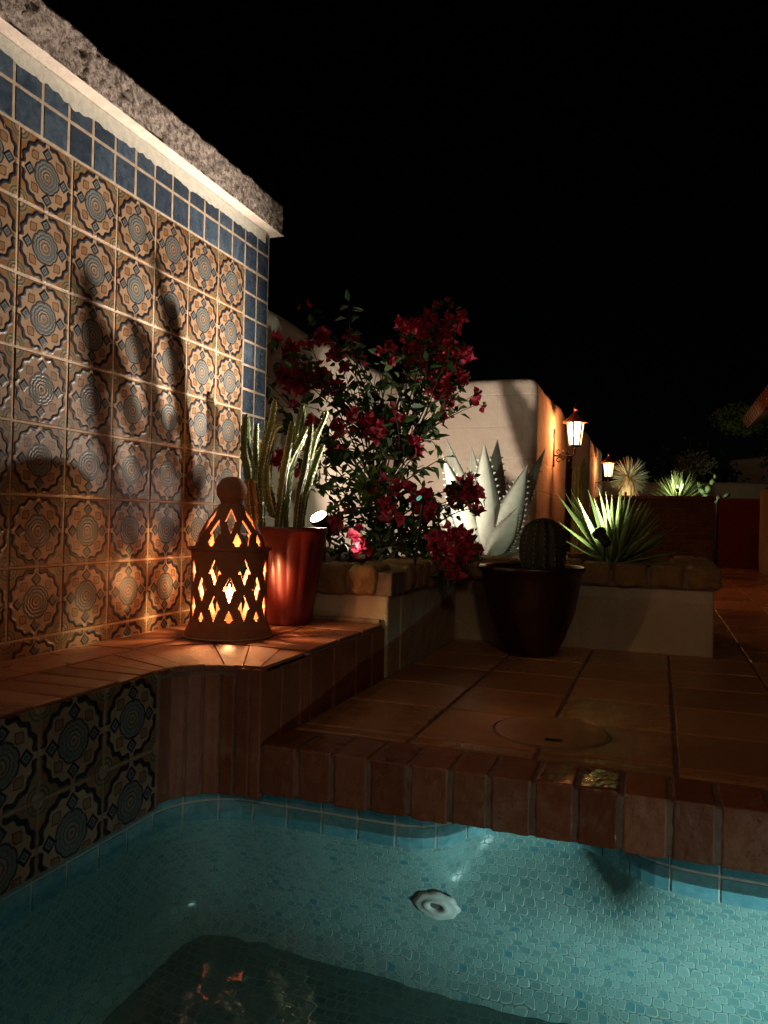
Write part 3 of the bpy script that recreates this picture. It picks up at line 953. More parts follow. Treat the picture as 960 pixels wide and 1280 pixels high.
# ================================================================== WALL LANTERNS
def wall_lantern(y_, zc, label, power):
    X0 = -.757; XL = -.598
    t = empty('wall_lantern', (X0, y_, zc), label, 'lantern', 'wall lanterns on the gate piers')
    bp_ = MB()
    bp_.box((X0-.004,y_-.022,zc-.16),(X0+.012,y_+.022,zc+.10))
    bp_.tube([(X0,y_,zc+.10),(X0+.012,y_,zc+.10)], .022, 12)
    bp_.build('back_plate', M['iron'], t, bevel=.003)
    ar = MB()
    sc_ = []
    for s_, cz_ in ((1, zc-.045), (-1, zc-.115)):
        for cxx in (X0+.045, X0+.105):
            ar.tube([(cxx+math.cos(a)*(.004+.0042*a)*(1 if cxx < X0+.08 else -1), y_, cz_+s_*math.sin(a)*(.004+.0042*a)) for a in [j*.5 for j in range(14)]], .0045, 6)
    ar.tube([(X0+.01,y_,zc-.08),(XL-.01,y_,zc-.08),(XL,y_,zc-.06),(XL,y_,zc-.02)], .007, 8)
    ar.build('bracket', M['iron'], t, smooth=True)
    gl = MB(); n = 6
    zb, zt = zc-.005, zc+.165
    rb, rt = .045, .066
    for k in range(n):
        a0, a1 = 2*PI*k/n+.4+.05, 2*PI*(k+1)/n+.4-.05
        gl.poly([(XL+rb*math.cos(a0),y_+rb*math.sin(a0),zb),(XL+rb*math.cos(a1),y_+rb*math.sin(a1),zb),(XL+rt*math.cos(a1),y_+rt*math.sin(a1),zt),(XL+rt*math.cos(a0),y_+rt*math.sin(a0),zt)])
    gl.build('glass', M['lampglass'], t)
    fr = MB()
    for k in range(n):
        a0 = 2*PI*k/n+.4
        fr.tube([(XL+rb*math.cos(a0),y_+rb*math.sin(a0),zb),(XL+rt*math.cos(a0),y_+rt*math.sin(a0),zt)], .007, 6)
    fr.lathe((XL,y_,zb), [(.001,-.018),(.02,-.014),(.05,-.004),(.05,.003),(.04,.003)], n)
    fr.build('frame', M['iron'], t)
    rf_ = MB()
    rf_.lathe((XL,y_,zt), [(.060,-.003),(.090,-.002),(.092,.006),(.045,.045),(.022,.07),(.014,.078),(.012,.09)], 24)
    rf_.lathe((XL,y_,zt+.09), [(.004,0),(.014,.008),(.016,.018),(.008,.03),(.0035,.036),(.001,.058)], 12)
    rf_.build('lantern_roof', M['copper'], t, smooth=True)
    lamp('POINT','lantern_light', (XL,y_,zc+.08), power, (1,.31,.09), t, .035)
    return t
m = Mat('lamp_glass')
em = m.n('ShaderNodeEmission'); em.inputs[0].default_value = (1,.62,.27,1); em.inputs[1].default_value = 15
tr = m.n('ShaderNodeBsdfTransparent'); mx = m.n('ShaderNodeMixShader'); mx.inputs[0].default_value = .35
m.link(tr.outputs[0], mx.inputs[1]); m.link(em.outputs[0], mx.inputs[2]); m.link(mx.outputs[0], m.out.inputs[0])
M['lampglass'] = m.m
lg1 = wall_lantern(5.85, .590, 'nearer and larger lit wall lantern on the broad plastered wall end', 36)
lg2 = wall_lantern(9.87, .600, 'farther and smaller lit wall lantern on the pier beyond the gate', 17)

# ================================================================== CLAY LANTERN with candle
LC0 = Vector((-1.035,1.725,BZ))
cl = empty('clay_lantern', LC0, 'pierced terracotta candle lantern glowing on the brick ledge', 'lantern')
holes = []   # (angle, ztop, scale)
for k in range(8):
    th = 2*PI*k/8
    holes += [(th+PI/8, .200, 1), (th, .158, 1), (th+PI/8, .112, 1.0)]
    holes += [(th, .074, .62)]
for k in range(6):
    th = 2*PI*k/6
    holes += [(th, .326, .95), (th+PI/6, .300, 1.05)]
for k in range(8): holes += [(2*PI*k/8+.2, .2655, .72)]
def prof_r(z):
    P_ = [(0,.112),(.012,.110),(.030,.101),(.044,.097),(.10,.0955),(.20,.097),(.219,.0985),(.2195,.104),(.228,.104),(.2285,.089),(.26,.080),(.29,.063),(.32,.042),(.338,.029)]
    for (z0,r0),(z1,r1) in zip(P_, P_[1:]):
        if z <= z1: return r0+(r1-r0)*(z-z0)/(z1-z0)
    return .029
cang = math.atan2(-LC0.y, -LC0.x)
def in_hole(th, z, r):
    for (a, zt, s_) in holes:
        dz = zt - z
        if dz < 0 or dz > .066*s_: continue
        da = (th-cang-a+PI) % (2*PI) - PI
        xx = abs(da)*r
        if dz < .036*s_:
            if xx < .0165*s_*dz/(.036*s_): return True
        else:
            if xx < .0108*s_*(1-(dz-.036*s_)/(.030*s_))+.0003: return True
    return False
lb = MB(); NA = 300; zs = [k*.0017 for k in range(int(.338/.0017)+1)]
ringz = []
for z in zs:
    r = prof_r(z)
    ringz.append([lb.vert((LC0.x+r*math.cos(2*PI*k/NA), LC0.y+r*math.sin(2*PI*k/NA), LC0.z+z)) for k in range(NA)])
for i in range(len(zs)-1):
    zc_ = (zs[i]+zs[i+1])/2; r = prof_r(zc_)
    solid = zc_ < .045 or .208 < zc_ < .232 or zc_ > .33
    for k in range(NA):
        if not solid and in_hole(2*PI*(k+.5)/NA, zc_, r): continue
        lb.face([ringz[i][k], ringz[i][(k+1)%NA], ringz[i+1][(k+1)%NA], ringz[i+1][k]])
lbo = lb.build('lantern_body', M['clay'], cl, smooth=True)
sm_ = lbo.modifiers.new('wall', 'SOLIDIFY'); sm_.thickness = .0065; sm_.offset = -1
kb = MB()
kb.lathe(LC0, [(.026,.337),(.027,.342),(.030,.347),(.037,.358),(.039,.370),(.038,.382),(.031,.394),(.028,.3955),(.024,.402),(.012,.407),(.001,.408)], 40)
kb.build('knob', M['clay'], cl, smooth=True)
sa = MB(); sa.lathe(LC0, [(.001,.0005),(.100,.0005),(.1145,.0035),(.1145,.0055),(.10,.003)], 64); sa.build('saucer', M['saucer'], cl, smooth=True)
ca = MB()
ca.lathe(LC0, [(.001,.004),(.030,.004),(.032,.010),(.032,.085),(.029,.088),(.001,.086)], 32)
cao = ca.build('candle', M['wax'], cl, smooth=True)
fm_ = MB(); fm_.lathe(LC0+Vector((0,0,.092)), [(.0005,0),(.005,.006),(.0065,.014),(.004,.028),(.0005,.040)], 16)
fm_.build('flame', emis('flame', (1,.62,.27), 1200), cao, smooth=True)
lamp('POINT','candle_light', LC0+Vector((0,0,.13)), 8.5, (1,.40,.15), cl, .034)

# ================================================================== RED POT WITH CACTI
PC = Vector((-1.005,2.0,BZ))
pc = empty('potted_cactus', PC, 'tall thin columnar cactus in a fluted red glazed pot on the ledge', 'potted plant')
pp = MB()
NF = 16
fl_ = lambda th, z: (.042*abs(math.sin(th*NF/2)) - .02)*(1 if .02 < z < .255 else 0)
pp.lathe(PC, [(.001,0),(.060,0),(.066,.006),(.070,.02),(.085,.12),(.100,.22),(.105,.258),(.109,.262),(.1095,.274),(.106,.278),(.099,.276),(.096,.262),(.094,.25),(.001,.25)], 220, flute=fl_)
pp.build('pot', M['redglaze'], pc, smooth=True)
sl = MB(); r_ = sl.lathe(PC, [(.096,.252),(.05,.257),(.001,.259)], 24); sl.build('potting_soil', M['soil'], pc)
def stem(mb, pts, w, ribs=4, tw=.4, edge=True):
    pts = [Vector(p_) for p_ in pts]
    # smooth path
    dense = []
    n = len(pts)
    for i in range(n-1):
        p0, p1, p2, p3 = pts[max(i-1,0)], pts[i], pts[i+1], pts[min(i+2,n-1)]
        for k in range(9):
            t = k/9; dense.append(.5*((2*p1)+(p2-p0)*t+(2*p0-5*p1+4*p2-p3)*t*t+(3*p1-p0-3*p2+p3)*t**3))
    dense.append(pts[-1]); N_ = len(dense); rings = []
    a = Vector((1,0,0)); ph0 = R(0,1)
    for i, p_ in enumerate(dense):
        t = (dense[min(i+1,N_-1)]-dense[max(i-1,0)]).normalized()
        a = (a-t*a.dot(t)).normalized(); b_ = t.cross(a)
        f = i/(N_-1); ww = w*(.85+.3*math.sin(f*PI))*(1 if f < .86 else math.sqrt(max(.02,1-((f-.86)/.14)**2)))
        ww *= 1+.10*math.sin(i*2.4)
        ring = []
        for k in range(ribs*4):
            ph = ph0+2*PI*k/(ribs*4)+tw*f
            rr_ = {0:1.0, 1:.78, 2:.42, 3:.78}[k%4]*ww*.5
            if k % 4 == 0: rr_ *= 1+R(-.10,.12)
            ring.append(mb.vert(p_+(a*math.cos(ph)+b_*math.sin(ph))*rr_))
        rings.append(ring)
    m_ = ribs*4
    for i in range(N_-1):
        rn = (random.random(), .5)
        for k in range(m_):
            e = 1 if (k % 4 in (0,3)) and edge and False else 0
            mb.face([rings[i][k],rings[i][(k+1)%m_],rings[i+1][(k+1)%m_],rings[i+1][k]], None, rn, e)
    mb.face(rings[-1], None, (.5,.5), 0)
    # areoles and short spines down each rib
    if edge:
        for i in range(1, N_-1):
            for k in range(0, m_, 4):
                v_ = Vector(mb.v[rings[i][k]]); c_ = dense[i]; o_ = (v_-c_).normalized()
                t = (dense[i+1]-dense[i-1]).normalized(); s_ = o_.cross(t)*.0024
                L_ = (dense[i+1]-dense[i]).length
                mb.poly([v_-t*L_*.5-s_, v_-t*L_*.5+s_, v_+o_*R(.0012,.003)+t*R(-.2,.2)*L_, v_+t*L_*.5], None, (R(0,1),.5), 1)
                mb.poly([v_-t*L_*.45+s_, v_-t*L_*.45-s_, v_+o_*.001+t*L_*.55], None, (R(0,1),.5), 1)
                if random.random() < .8:
                    q_ = (o_+Vector((R(-.5,.5),R(-.5,.5),R(-.5,.5)))).normalized()
                    mb.poly([v_-s_*.5, v_+s_*.5, v_+q_*R(.006,.012)], None, (R(0,1),.5), 1)
def cpt(cx_, cy_, yy): return at(280+cx_/6.4, 480+cy_/6.4, y=yy)
stems = [
 ([(215,1195),(212,900),(205,700),(172,520),(182,238)], 2.02, .030),
 ([(255,1000),(258,800),(262,650),(255,480),(262,310)], 2.05, .020),
 ([(305,1195),(300,900),(302,700),(340,480),(385,300),(411,115)], 1.98, .021),
 ([(318,900),(300,620),(335,400),(352,290)], 2.04, .015),
 ([(330,700),(352,600),(372,500),(415,360),(470,325)], 1.99, .012),
 ([(350,650),(345,800),(370,950),(405,1070)], 1.96, .028),
 ([(428,1195),(455,950),(480,720),(520,520),(552,290)], 1.97, .022),
 ([(480,1195),(490,900),(510,700),(575,480),(642,160)], 2.03, .027),
 ([(505,720),(560,570),(620,450),(668,335)], 1.99, .020),
 ([(570,1195),(600,900),(640,720),(672,520),(705,312)], 1.96, .018),
 ([(612,1195),(640,950),(690,760),(745,600),(795,478)], 2.01, .019),
 ([(600,1000),(640,850),(680,740),(695,600)], 2.05, .012),
 ([(700,600),(740,430),(800,290),(822,215)], 2.06, .012),
]
for pts_, yy, w_ in stems:
    sb = MB(); L_ = [cpt(a, b_, yy) for a, b_ in pts_]
    n_ = len(L_)
    stem(sb, L_, w_)
    sb.build('stem', [M['cactus'], M['cactusedge']], pc)
sb = MB(); stem(sb, [cpt(250,1195,1.93),cpt(235,1000,1.93),cpt(215,850,1.93),cpt(215,760,1.93)], .036, 6, .2)
sb.build('stem', [M['goldcactus'], M['cactusedge']], pc)

for (x_, y_, h_, w0) in CCS:
    sb = MB(); stem(sb, [(x_,y_,FL),(x_+R(-.03,.03),y_,FL+.4*(h_-FL)),(x_+R(-.03,.03),y_+R(-.05,.05),h_)], w0, 5, .2)
    sb.build('stem', [M['pad'], M['cactusedge']], cc_)
# ================================================================== GARDEN SPOTLIGHTS
def spotlight(pos, target, label, color, power, angle=100, lens=8, size=.035, name='garden_spotlight', base=PT-.04, blend=.6, offset=.012, lensmat=None, rad=.02, stakexy=None):
    pos = Vector(pos); d_ = (Vector(target)-pos).normalized()
    t = empty(name, (pos.x,pos.y,base), label, 'spotlight', 'garden spotlights among the plants')
    bd = MB()
    bd.tube([pos-d_*size*2.6, pos-d_*size*2.4, pos-d_*size*.8, pos-d_*size*.5, pos], [size*.55,size*.7,size*.75,size,size*1.05], 20)
    bo_ = bd.build('housing', M['blackplastic'], t, smooth=False)
    le_ = MB(); le_.tube([pos+d_*.0008, pos+d_*.004], [size*.92,size*.85], 20)
    le_.build('lens', lensmat or emis('spot_lens', color, lens), t)
    sk_ = MB(); q0 = pos-d_*size*1.7; q1 = Vector((*(stakexy or (q0.x,q0.y)),base-.03))
    if (q0-q1).length > .02: sk_.tube([q0-Vector((0,0,size*.3)), q1], [.005,.004], 8); sk_.build('stake', M['blackplastic'], t)
    lamp('SPOT','spot_beam', pos+d_*offset, power, color, t, rad, target, angle, blend)
    return t
WARM = (1,.80,.55)
M['coollens'] = emis('cool_lens',(.2,.8,.7),.35)
spotlight(at(398,646,y=2.23), Vector((-1.30,1.60,.95)), 'brightly lit spotlight lens just behind the rim of the red fluted pot', (1,.84,.66), 9, 118, 160, .029, blend=.7)
spotlight((-1.17,3.35,-.07), (-1.22,5.0,.72), 'spotlight buried in the bush, washing the white wall behind the bougainvillea', (1,.84,.66), 92, 120, 10, .03, lensmat=None, blend=.8)
spotlight((-.93,3.30,.06), (-.70,4.9,.62), 'spotlight standing in the soil just left of the silver agave', (1,.84,.66), 4, 110, 3, .026)
spotlight(at(748,665,y=3.10), at(690,585,y=3.30), 'black spotlight with slanting housing in front of the bright green yucca', (.95,1,.72), 17, 160, 5, .027)

spotlight((-1.02,2.46,-.10), (-.72,2.78,.12), 'small spotlight added under the pink-flowered bush to brighten its leaves', (1,.95,.7), 1.0, 140, 1, .014)  # extra lamp added to brighten the green leaves of the bush

spotlight((-.71,2.31,.07), (-1.25,1.45,.88), 'tiny spotlight with a faint blue-green lens on the planter cap among crimson flowers', (1,.84,.67), 150, 84, 12, .011, blend=.9, rad=.013, base=PT, stakexy=(-.735,2.345), lensmat=M['coollens'])

# ================================================================== BOWL POT WITH DARK CACTUS
BC = Vector((-.418,2.715,FL))
bp = empty('cactus_bowl', BC, 'dark glazed bowl-shaped pot holding a squat ribbed cactus in the patio corner', 'potted plant')
b1 = MB()
b1.lathe(BC, [(.001,.0),(.085,.0),(.092,.01),(.118,.06),(.150,.15),(.168,.25),(.174,.300),(.182,.305),(.184,.318),(.178,.324),(.168,.318),(.162,.29),(.001,.285)], 72)
b1.v = [(x_, y_, BC.z+(z_-BC.z)*.955) for x_, y_, z_ in b1.v]
b1.build('bowl', M['darkglaze'], bp, smooth=True)
b2 = MB(); b2.lathe(BC, [(.165,.278),(.08,.286),(.001,.288)], 24); b2.build('potting_soil', M['soil'], bp)
b3 = MB()
c0 = at(678, 700, y=2.70); 
prof_ = [(.066,0),(.074,.04),(.078,.09),(.074,.13),(.060,.165),(.035,.185),(.010,.192),(.001,.193)]
b3.lathe((c0.x,c0.y,BC.z+.283), prof_, 112, flute=lambda th, z: .06*math.cos(th*14))
for k in range(14):
    th = 2*PI*k/14
    for i_ in range(12):
        f = i_/11; z = .175*f+.008
        rr_ = .079*(1-max(0,(z-.08)/.12)**2*.6)*1.05
        v_ = Vector((c0.x+rr_*math.cos(th), c0.y+rr_*math.sin(th), BC.z+.283+z))
        for s_ in range(4):
            q_ = Vector((math.cos(th)+R(-.8,.8), math.sin(th)+R(-.8,.8), R(-.6,.9))).normalized()
            sd_ = q_.cross(Vector((0,0,1))).normalized()*.0013
            b3.poly([v_-sd_, v_+sd_, v_+q_*.014], None, (R(0,1),.5), 1)
b3.build('barrel_cactus', [M['darkcactus'], M['cactusedge']], bp, smooth=True)

# ================================================================== LEAFY PLANTS
def leaf(mb, p_, d_, up, L, W, rn=None, fold=.25, droop=.15, mi=0):
    d_ = d_.normalized(); s_ = d_.cross(up)
    if s_.length < .01: s_ = d_.cross(Vector((1,0,0)))
    s_.normalize(); n_ = s_.cross(d_)
    rn = rn or (random.random(), random.random())
    a = p_; b0 = p_+d_*L*.35-n_*W*fold*.3; c_ = p_+d_*L*.72-n_*(W*fold*.2+L*droop*.5); t = p_+d_*L-n_*L*droop
    l1 = b0+s_*W*.5+n_*W*fold; r1 = b0-s_*W*.5+n_*W*fold
    l2 = c_+s_*W*.30+n_*W*fold*.6; r2 = c_-s_*W*.30+n_*W*fold*.6
    i = [mb.vert(q_) for q_ in (a,b0,c_,t,l1,r1,l2,r2)]
    mb.face([i[0],i[1],i[4]],None,rn,mi); mb.face([i[0],i[5],i[1]],None,rn,mi)
    mb.face([i[1],i[2],i[6],i[4]],None,rn,mi); mb.face([i[1],i[5],i[7],i[2]],None,rn,mi)
    mb.face([i[2],i[3],i[6]],None,rn,mi); mb.face([i[2],i[7],i[3]],None,rn,mi)
def rv(): 
    return Vector((random.gauss(0,1),random.gauss(0,1),random.gauss(0,1))).normalized()
def flower(mb, p_, s_=.022):
    ax = (rv()+Vector((0,-.4,.1))).normalized(); a = ax.orthogonal().normalized(); b_ = ax.cross(a)
    ph = R(0,6)
    for k in range(3):
        th = ph+2*PI*k/3
        d_ = (a*math.cos(th)+b_*math.sin(th)) + ax*R(.3,.9)
        leaf(mb, p_, d_, ax, s_*R(.9,1.2), s_*R(.8,1.05), (R(0,1),.5), .18, -.1)
def bz(p0, p1, p2, n=12):
    return [p0*(1-t)**2+p1*2*t*(1-t)+p2*t*t for t in [k/n for k in range(n+1)]]
def c4(cx_, cy_, yy): return at(320+cx_*.375, 360+cy_*.375, y=yy)
upper = [(60,165,18,3.1),(160,62,14,3.6),(225,160,32,3.3),(265,222,32,3.3),(115,205,32,3.2),(180,180,22,3.3),(315,160,24,3.5),(322,215,18,3.5),(350,237,12,3.5),
 (110,285,55,3.2),(190,290,60,3.25),(245,320,45,3.3),(150,325,50,3.2),(290,265,25,3.3),
 (490,140,42,3.7),(560,120,55,3.7),(600,175,62,3.65),(645,110,48,3.7),(680,95,22,3.7),(640,230,62,3.6),(690,225,36,3.6),(690,290,30,3.55),(530,230,50,3.6),(545,275,48,3.6),(595,275,52,3.6),
 (625,340,42,3.5),(650,378,30,3.5),(445,203,22,3.7),(415,212,12,3.7),(643,45,10,3.75),(602,60,16,3.75),(735,350,15,3.5),(740,388,16,3.5),(625,425,24,3.4),(600,330,30,3.5),(460,240,26,3.65),
 (290,470,34,3.0),(335,420,28,3.0),(380,455,38,3.05),(405,485,26,3.05),(455,425,40,3.2),(185,445,30,2.95),(262,525,34,3.0),(505,525,40,3.2),(535,540,24,3.2),(128,388,18,2.95),(75,575,34,2.9),(120,600,28,2.9)]
root = Vector((-1.12,2.95,PT-.05))
bg_ = empty('bougainvillea', root, 'tall bougainvillea with deep crimson flowers against the white garden wall', 'plant')
lv, fw, br = MB(), MB(), MB()
br.tube([root, root+Vector((.02,.05,.12)), root+Vector((.0,.12,.28)), root+Vector((.05,.22,.45))], [.022,.018,.014,.009], 8)
hub = [root+Vector((.02,.05,.12)), root+Vector((.0,.12,.28)), root+Vector((.05,.22,.45))]
def sprays(path, n_l, L=.058, spread=1, mb=None, start=.3):
    N_ = len(path)-1
    for k in range(n_l):
        f = start+(1-start)*(k+R(0,1))/n_l; i = min(N_-1, int(f*N_)); p_ = path[i].lerp(path[i+1], f*N_-i)
        t = (path[i+1]-path[i]).normalized()
        d_ = (rv()*.9+t*.5+Vector((0,0,-.25))).normalized()
        st_ = p_+d_*.012*spread
        LL = L*R(.55,1.2); leaf(mb or lv, st_, d_, rv()+Vector((0,0,1.2)), LL, LL*R(.5,.72))
for (cx_, cy_, r, yy) in upper:
    c_ = c4(cx_, cy_, yy)
    h_ = random.choice(hub[1:] if c_.z > .2 else hub[:2])
    mid = h_.lerp(c_, .5)+Vector((R(-.1,.1),R(-.08,.08),R(.02,.14)))
    path = bz(h_, mid, c_, 14)
    br.tube(path, [.003*(1-k/16)+.0010 for k in range(15)], 5)
    sprays(path, int(6+(c_-h_).length*6))
    rm = r*.375/960*yy*1.02
    nfl = max(2, int((r/10)**2*1.35))
    for k in range(nfl):
        p_ = c_+rv()*rm*R(.15,1)**.6
        flower(fw, p_, R(.025,.037))
    for k in range(int(nfl*.35)+2):
        p_ = c_+rv()*rm*R(.4,1.15)
        leaf(lv, p_, rv(), rv(), .034*R(.6,1.1), .02)
# leafy shoots without flowers
shoots = [((430,300),3.2),((400,290),3.2),((480,320),3.25),((520,310),3.3),((360,350),3.15),((430,400),3.1),((590,440),3.35),((560,470),3.3),((530,380),3.3),((600,540),3.3),
 ((560,590),3.25),((500,600),3.2),((640,560),3.35),((330,300),3.2),((300,400),3.1),((230,400),3.05),((170,480),3.0),((250,600),3.0),((350,560),3.05),((420,560),3.1),((450,610),3.1),((100,440),3.0),((60,360),3.0),((70,230),3.05),
 ((200,520),3.0),((320,620),3.0),((380,630),3.0),((710,310),3.5),((60,480),2.95),((140,560),2.95),((385,385),3.15),((280,350),3.15),((470,500),3.15),((540,300),3.6),((500,200),3.6),((620,120),3.65),((20,300),3.0),((35,420),2.95)]
for (cc, yy) in shoots:
    c_ = c4(cc[0], cc[1], yy)
    h_ = random.choice(hub); mid = h_.lerp(c_, .55)+Vector((R(-.12,.12),R(-.08,.08),R(-.02,.12)))
    path = bz(h_, mid, c_, 14)
    br.tube(path, [.003*(1-k/16)+.001 for k in range(15)], 5)
    sprays(path, int(7+(c_-h_).length*8), .068)
# the tall upright shoot
top = c4(315,45,3.5); path = bz(hub[2], c4(285,230,3.4), top, 16)
br.tube(path, [.004*(1-k/20)+.001 for k in range(17)], 5); sprays(path, 20, .07, start=.5); 
bg_b = br.build('branches', M['bark'], bg_, smooth=True)
lv.build('leaves', M['leaf'], bg_); fw.build('flowers', M['bract'], bg_)

# low flowering bush spilling towards the cap
root2 = Vector((-.98,2.75,PT-.05))
bb = empty('flowering_bush', root2, 'low pink-flowered leafy bush on the planter behind the red pot', 'plant')
lv2, ly, fw2, br2 = MB(), MB(), MB(), MB()
low = [(390,685,30,2.75),(412,638,20,2.8),(470,672,30,2.75),(503,660,26,2.75),(430,730,26,2.7),(435,768,18,2.65),(490,768,15,2.65),(550,690,36,2.75),(570,745,36,2.72),(565,705,34,2.75),
 (340,832,38,2.55),(360,868,30,2.52),(262,782,24,2.55),(310,740,14,2.6),(655,680,20,2.85),(700,660,34,2.85),(690,700,36,2.85),(735,690,32,2.85),(735,735,18,2.82),(665,715,18,2.85),
 (610,840,34,2.6),(650,830,40,2.6),(700,850,44,2.6),(670,880,44,2.58),(730,880,26,2.58),(605,880,26,2.6),(640,940,28,2.5),(660,960,18,2.5),(265,790,30,2.6)]
for (cx_, cy_, r, yy) in low:
    c_ = c4(cx_, cy_, yy)
    h_ = root2+Vector((R(-.08,.12),R(-.05,.1),R(.02,.1)))
    mid = h_.lerp(c_, .5)+Vector((0,R(0,.08),R(.04,.14)))
    path = bz(h_, mid, c_, 12)
    br2.tube(path, [.0035*(1-k/14)+.001 for k in range(13)], 5)
    sprays(path, int(6+(c_-h_).length*8), .05, mb=lv2)
    rm = r*.375/960*yy
    for k in range(max(3, int((r/9)**2*1.15))): flower(fw2, c_+rv()*rm*R(.1,1)**.6, R(.023,.032))
    for k in range(5): leaf(lv2, c_+rv()*rm*1.2, rv(), rv(), .032, .018)
for k in range(560):
    cx_ = R(235,600); cy_ = R(690,915) if cx_ > 400 else R(640,905)
    p_ = c4(cx_, cy_, R(2.70,3.05))
    if p_.z < PT-.02: p_.z = PT+R(-.02,.05)
    leaf(lv2, p_, rv()+Vector((0,0,.2)), rv()+Vector((0,0,1)), R(.028,.050), R(.016,.028))
for k in range(150):
    cx_, cy_ = random.choice([(195,650),(260,640),(300,650),(330,670),(225,660),(385,730),(345,655),(275,735),(410,600),(380,710),(265,850),(400,815),(365,655)])
    p_ = c4(cx_+random.gauss(0,18), cy_+random.gauss(0,16), R(2.68,2.85))
    leaf(ly, p_, rv()+Vector((0,0,.3)), rv()+Vector((0,0,1)), R(.030,.050), R(.018,.028))
br2.build('branches', M['bark'], bb, smooth=True)
lv2.build('leaves', M['leaf'], bb); ly.build('lit_leaves', M['limeleaf'], bb); fw2.build('flowers', M['pinkbract'], bb)  # the lime leaves carry their lamplight in the colour

# ------------------------------------------------------------------ agave
def blade(mb, base, tip, W, side=None, n=16, bend=.06, thick=.14, wf=None, teeth=0, chan=.25, rn=None, tmi=1):
    base, tip = Vector(base), Vector(tip); ax = tip-base; L = ax.length; d_ = ax/L
    up = Vector((0,0,1)) if abs(d_.z) < .97 else Vector((0,1,0))
    s_ = side.normalized() if side is not None else d_.cross(up).normalized()
    s_ = (s_-d_*s_.dot(d_)).normalized(); n_ = s_.cross(d_)
    if n_.z < 0: n_ = -n_
    wf = wf or (lambda t: (.62+.38*math.sin(min(1,t/.42)*PI/2))*(1 if t < .42 else max(0,(1-((t-.42)/.58)**1.35))))
    rn = rn or (R(0,1), R(0,1)); rows = []
    for k in range(n+1):
        t = k/n; c_ = base+ax*t + n_*(-bend*L*4*t*(1-t)*.5)
        w_ = max(W*wf(t)*.5, .0006)
        rows.append([mb.vert(q_) for q_ in (c_-s_*w_+n_*w_*chan, c_-s_*w_*.5+n_*w_*.02, c_, c_+s_*w_*.5+n_*w_*.02, c_+s_*w_+n_*w_*chan, c_+s_*w_*.5-n_*w_*thick*1.3, c_-n_*w_*thick*2, c_-s_*w_*.5-n_*w_*thick*1.3)])
    for k in range(n):
        for j in range(8):
            mb.face([rows[k][j],rows[k][(j+1)%8],rows[k+1][(j+1)%8],rows[k+1][j]], [(0,k/n)]*4, rn)
    if teeth:
        for k in range(1, teeth):
            t = .12+.78*k/teeth; i = t*n; i0 = int(i); f = i-i0
            for j, sgn in ((0,-1),(4,1)):
                a = Vector(mb.v[rows[i0][j]]).lerp(Vector(mb.v[rows[min(n,i0+1)][j]]), f)
                h = W*.045+.003
                mb.poly([a-d_*h*.7, a+d_*h*.7, a+s_*sgn*h*R(1,1.6)+d_*h*.6], None, rn, tmi)
AB = Vector((-.83,3.92,-.20))
ag = MB()
atips = [((605,552),3.75,.13),((622,549),4.05,.13),((660,580),3.8,.125),((649,632),3.65,.105),((553,569),3.7,.115),((557,547),4.1,.10),((589,557),4.15,.10),((650,688),3.55,.07),((575,654),3.5,.04),((682,560),4.35,.08),((660,655),4.2,.08),((540,620),4.0,.10),((530,660),3.7,.08)]
for (uv_, yy, W_) in atips:
    tp_ = at(uv_[0], uv_[1], y=yy)
    bs = AB+Vector(((tp_.x-AB.x)*.12,(tp_.y-AB.y)*.16,R(-.02,.02)))
    side = CR + Vector((0,R(-.35,.35),R(-.1,.1)))
    dd_ = (tp_-bs).normalized()
    blade(ag, bs, tp_, W_*1.22, side, bend=R(.0,.05), teeth=15)
tag(ag.build('agave', [M['agave'], M['agave']], smooth=False), 'large silver-white agave with toothed leaves in front of the white wall', 'plant')
agp = bpy.data.objects['agave']
for p_ in agp.data.polygons: p_.use_smooth = len(p_.vertices) == 4

# ------------------------------------------------------------------ near yucca
YB = at(768, 698, y=3.30); YB.z = PT-.03
yu = MB(); lin = lambda t: (.55+.45*min(1,t/.3))*(1 if t < .45 else max(0,1-((t-.45)/.55)**1.3))
ytips = [(697,618),(705,614),(713,612),(698,652),(703,674),(735,612),(742,622),(748,610),(757,614),(765,618),(774,615),(781,618),(788,622),(797,618),(803,626),(811,624),(818,634),(826,640),(829,652),(833,662),(828,676),(722,622),(770,640),(790,640),(845,692),(852,688)]
for k, (a, b_) in enumerate(ytips):
    tp_ = at(a, b_, y=3.3+R(-.2,.18))
    blade(yu, YB+Vector((R(-.02,.02),R(-.02,.02),0)), tp_, R(.022,.034), CR+Vector((0,R(-.6,.6),R(-.2,.2))), 10, R(-.02,.05), .12, lin, 0, .35)
for k in range(34):
    az = R(-1.75,1.75); el = R(.12,1.35); L_ = R(.24,.34)
    blade(yu, YB+Vector((R(-.02,.02),R(-.02,.02),0)), YB+Vector((math.cos(az)*math.cos(el),math.sin(az)*math.cos(el),math.sin(el)))*L_, R(.02,.03), None, 10, R(0,.07), .12, lin, 0, .35)
tag(yu.build('yucca', M['yucca'], smooth=True), 'bright green spiky yucca lit from the front on the right end of the planter', 'plant')

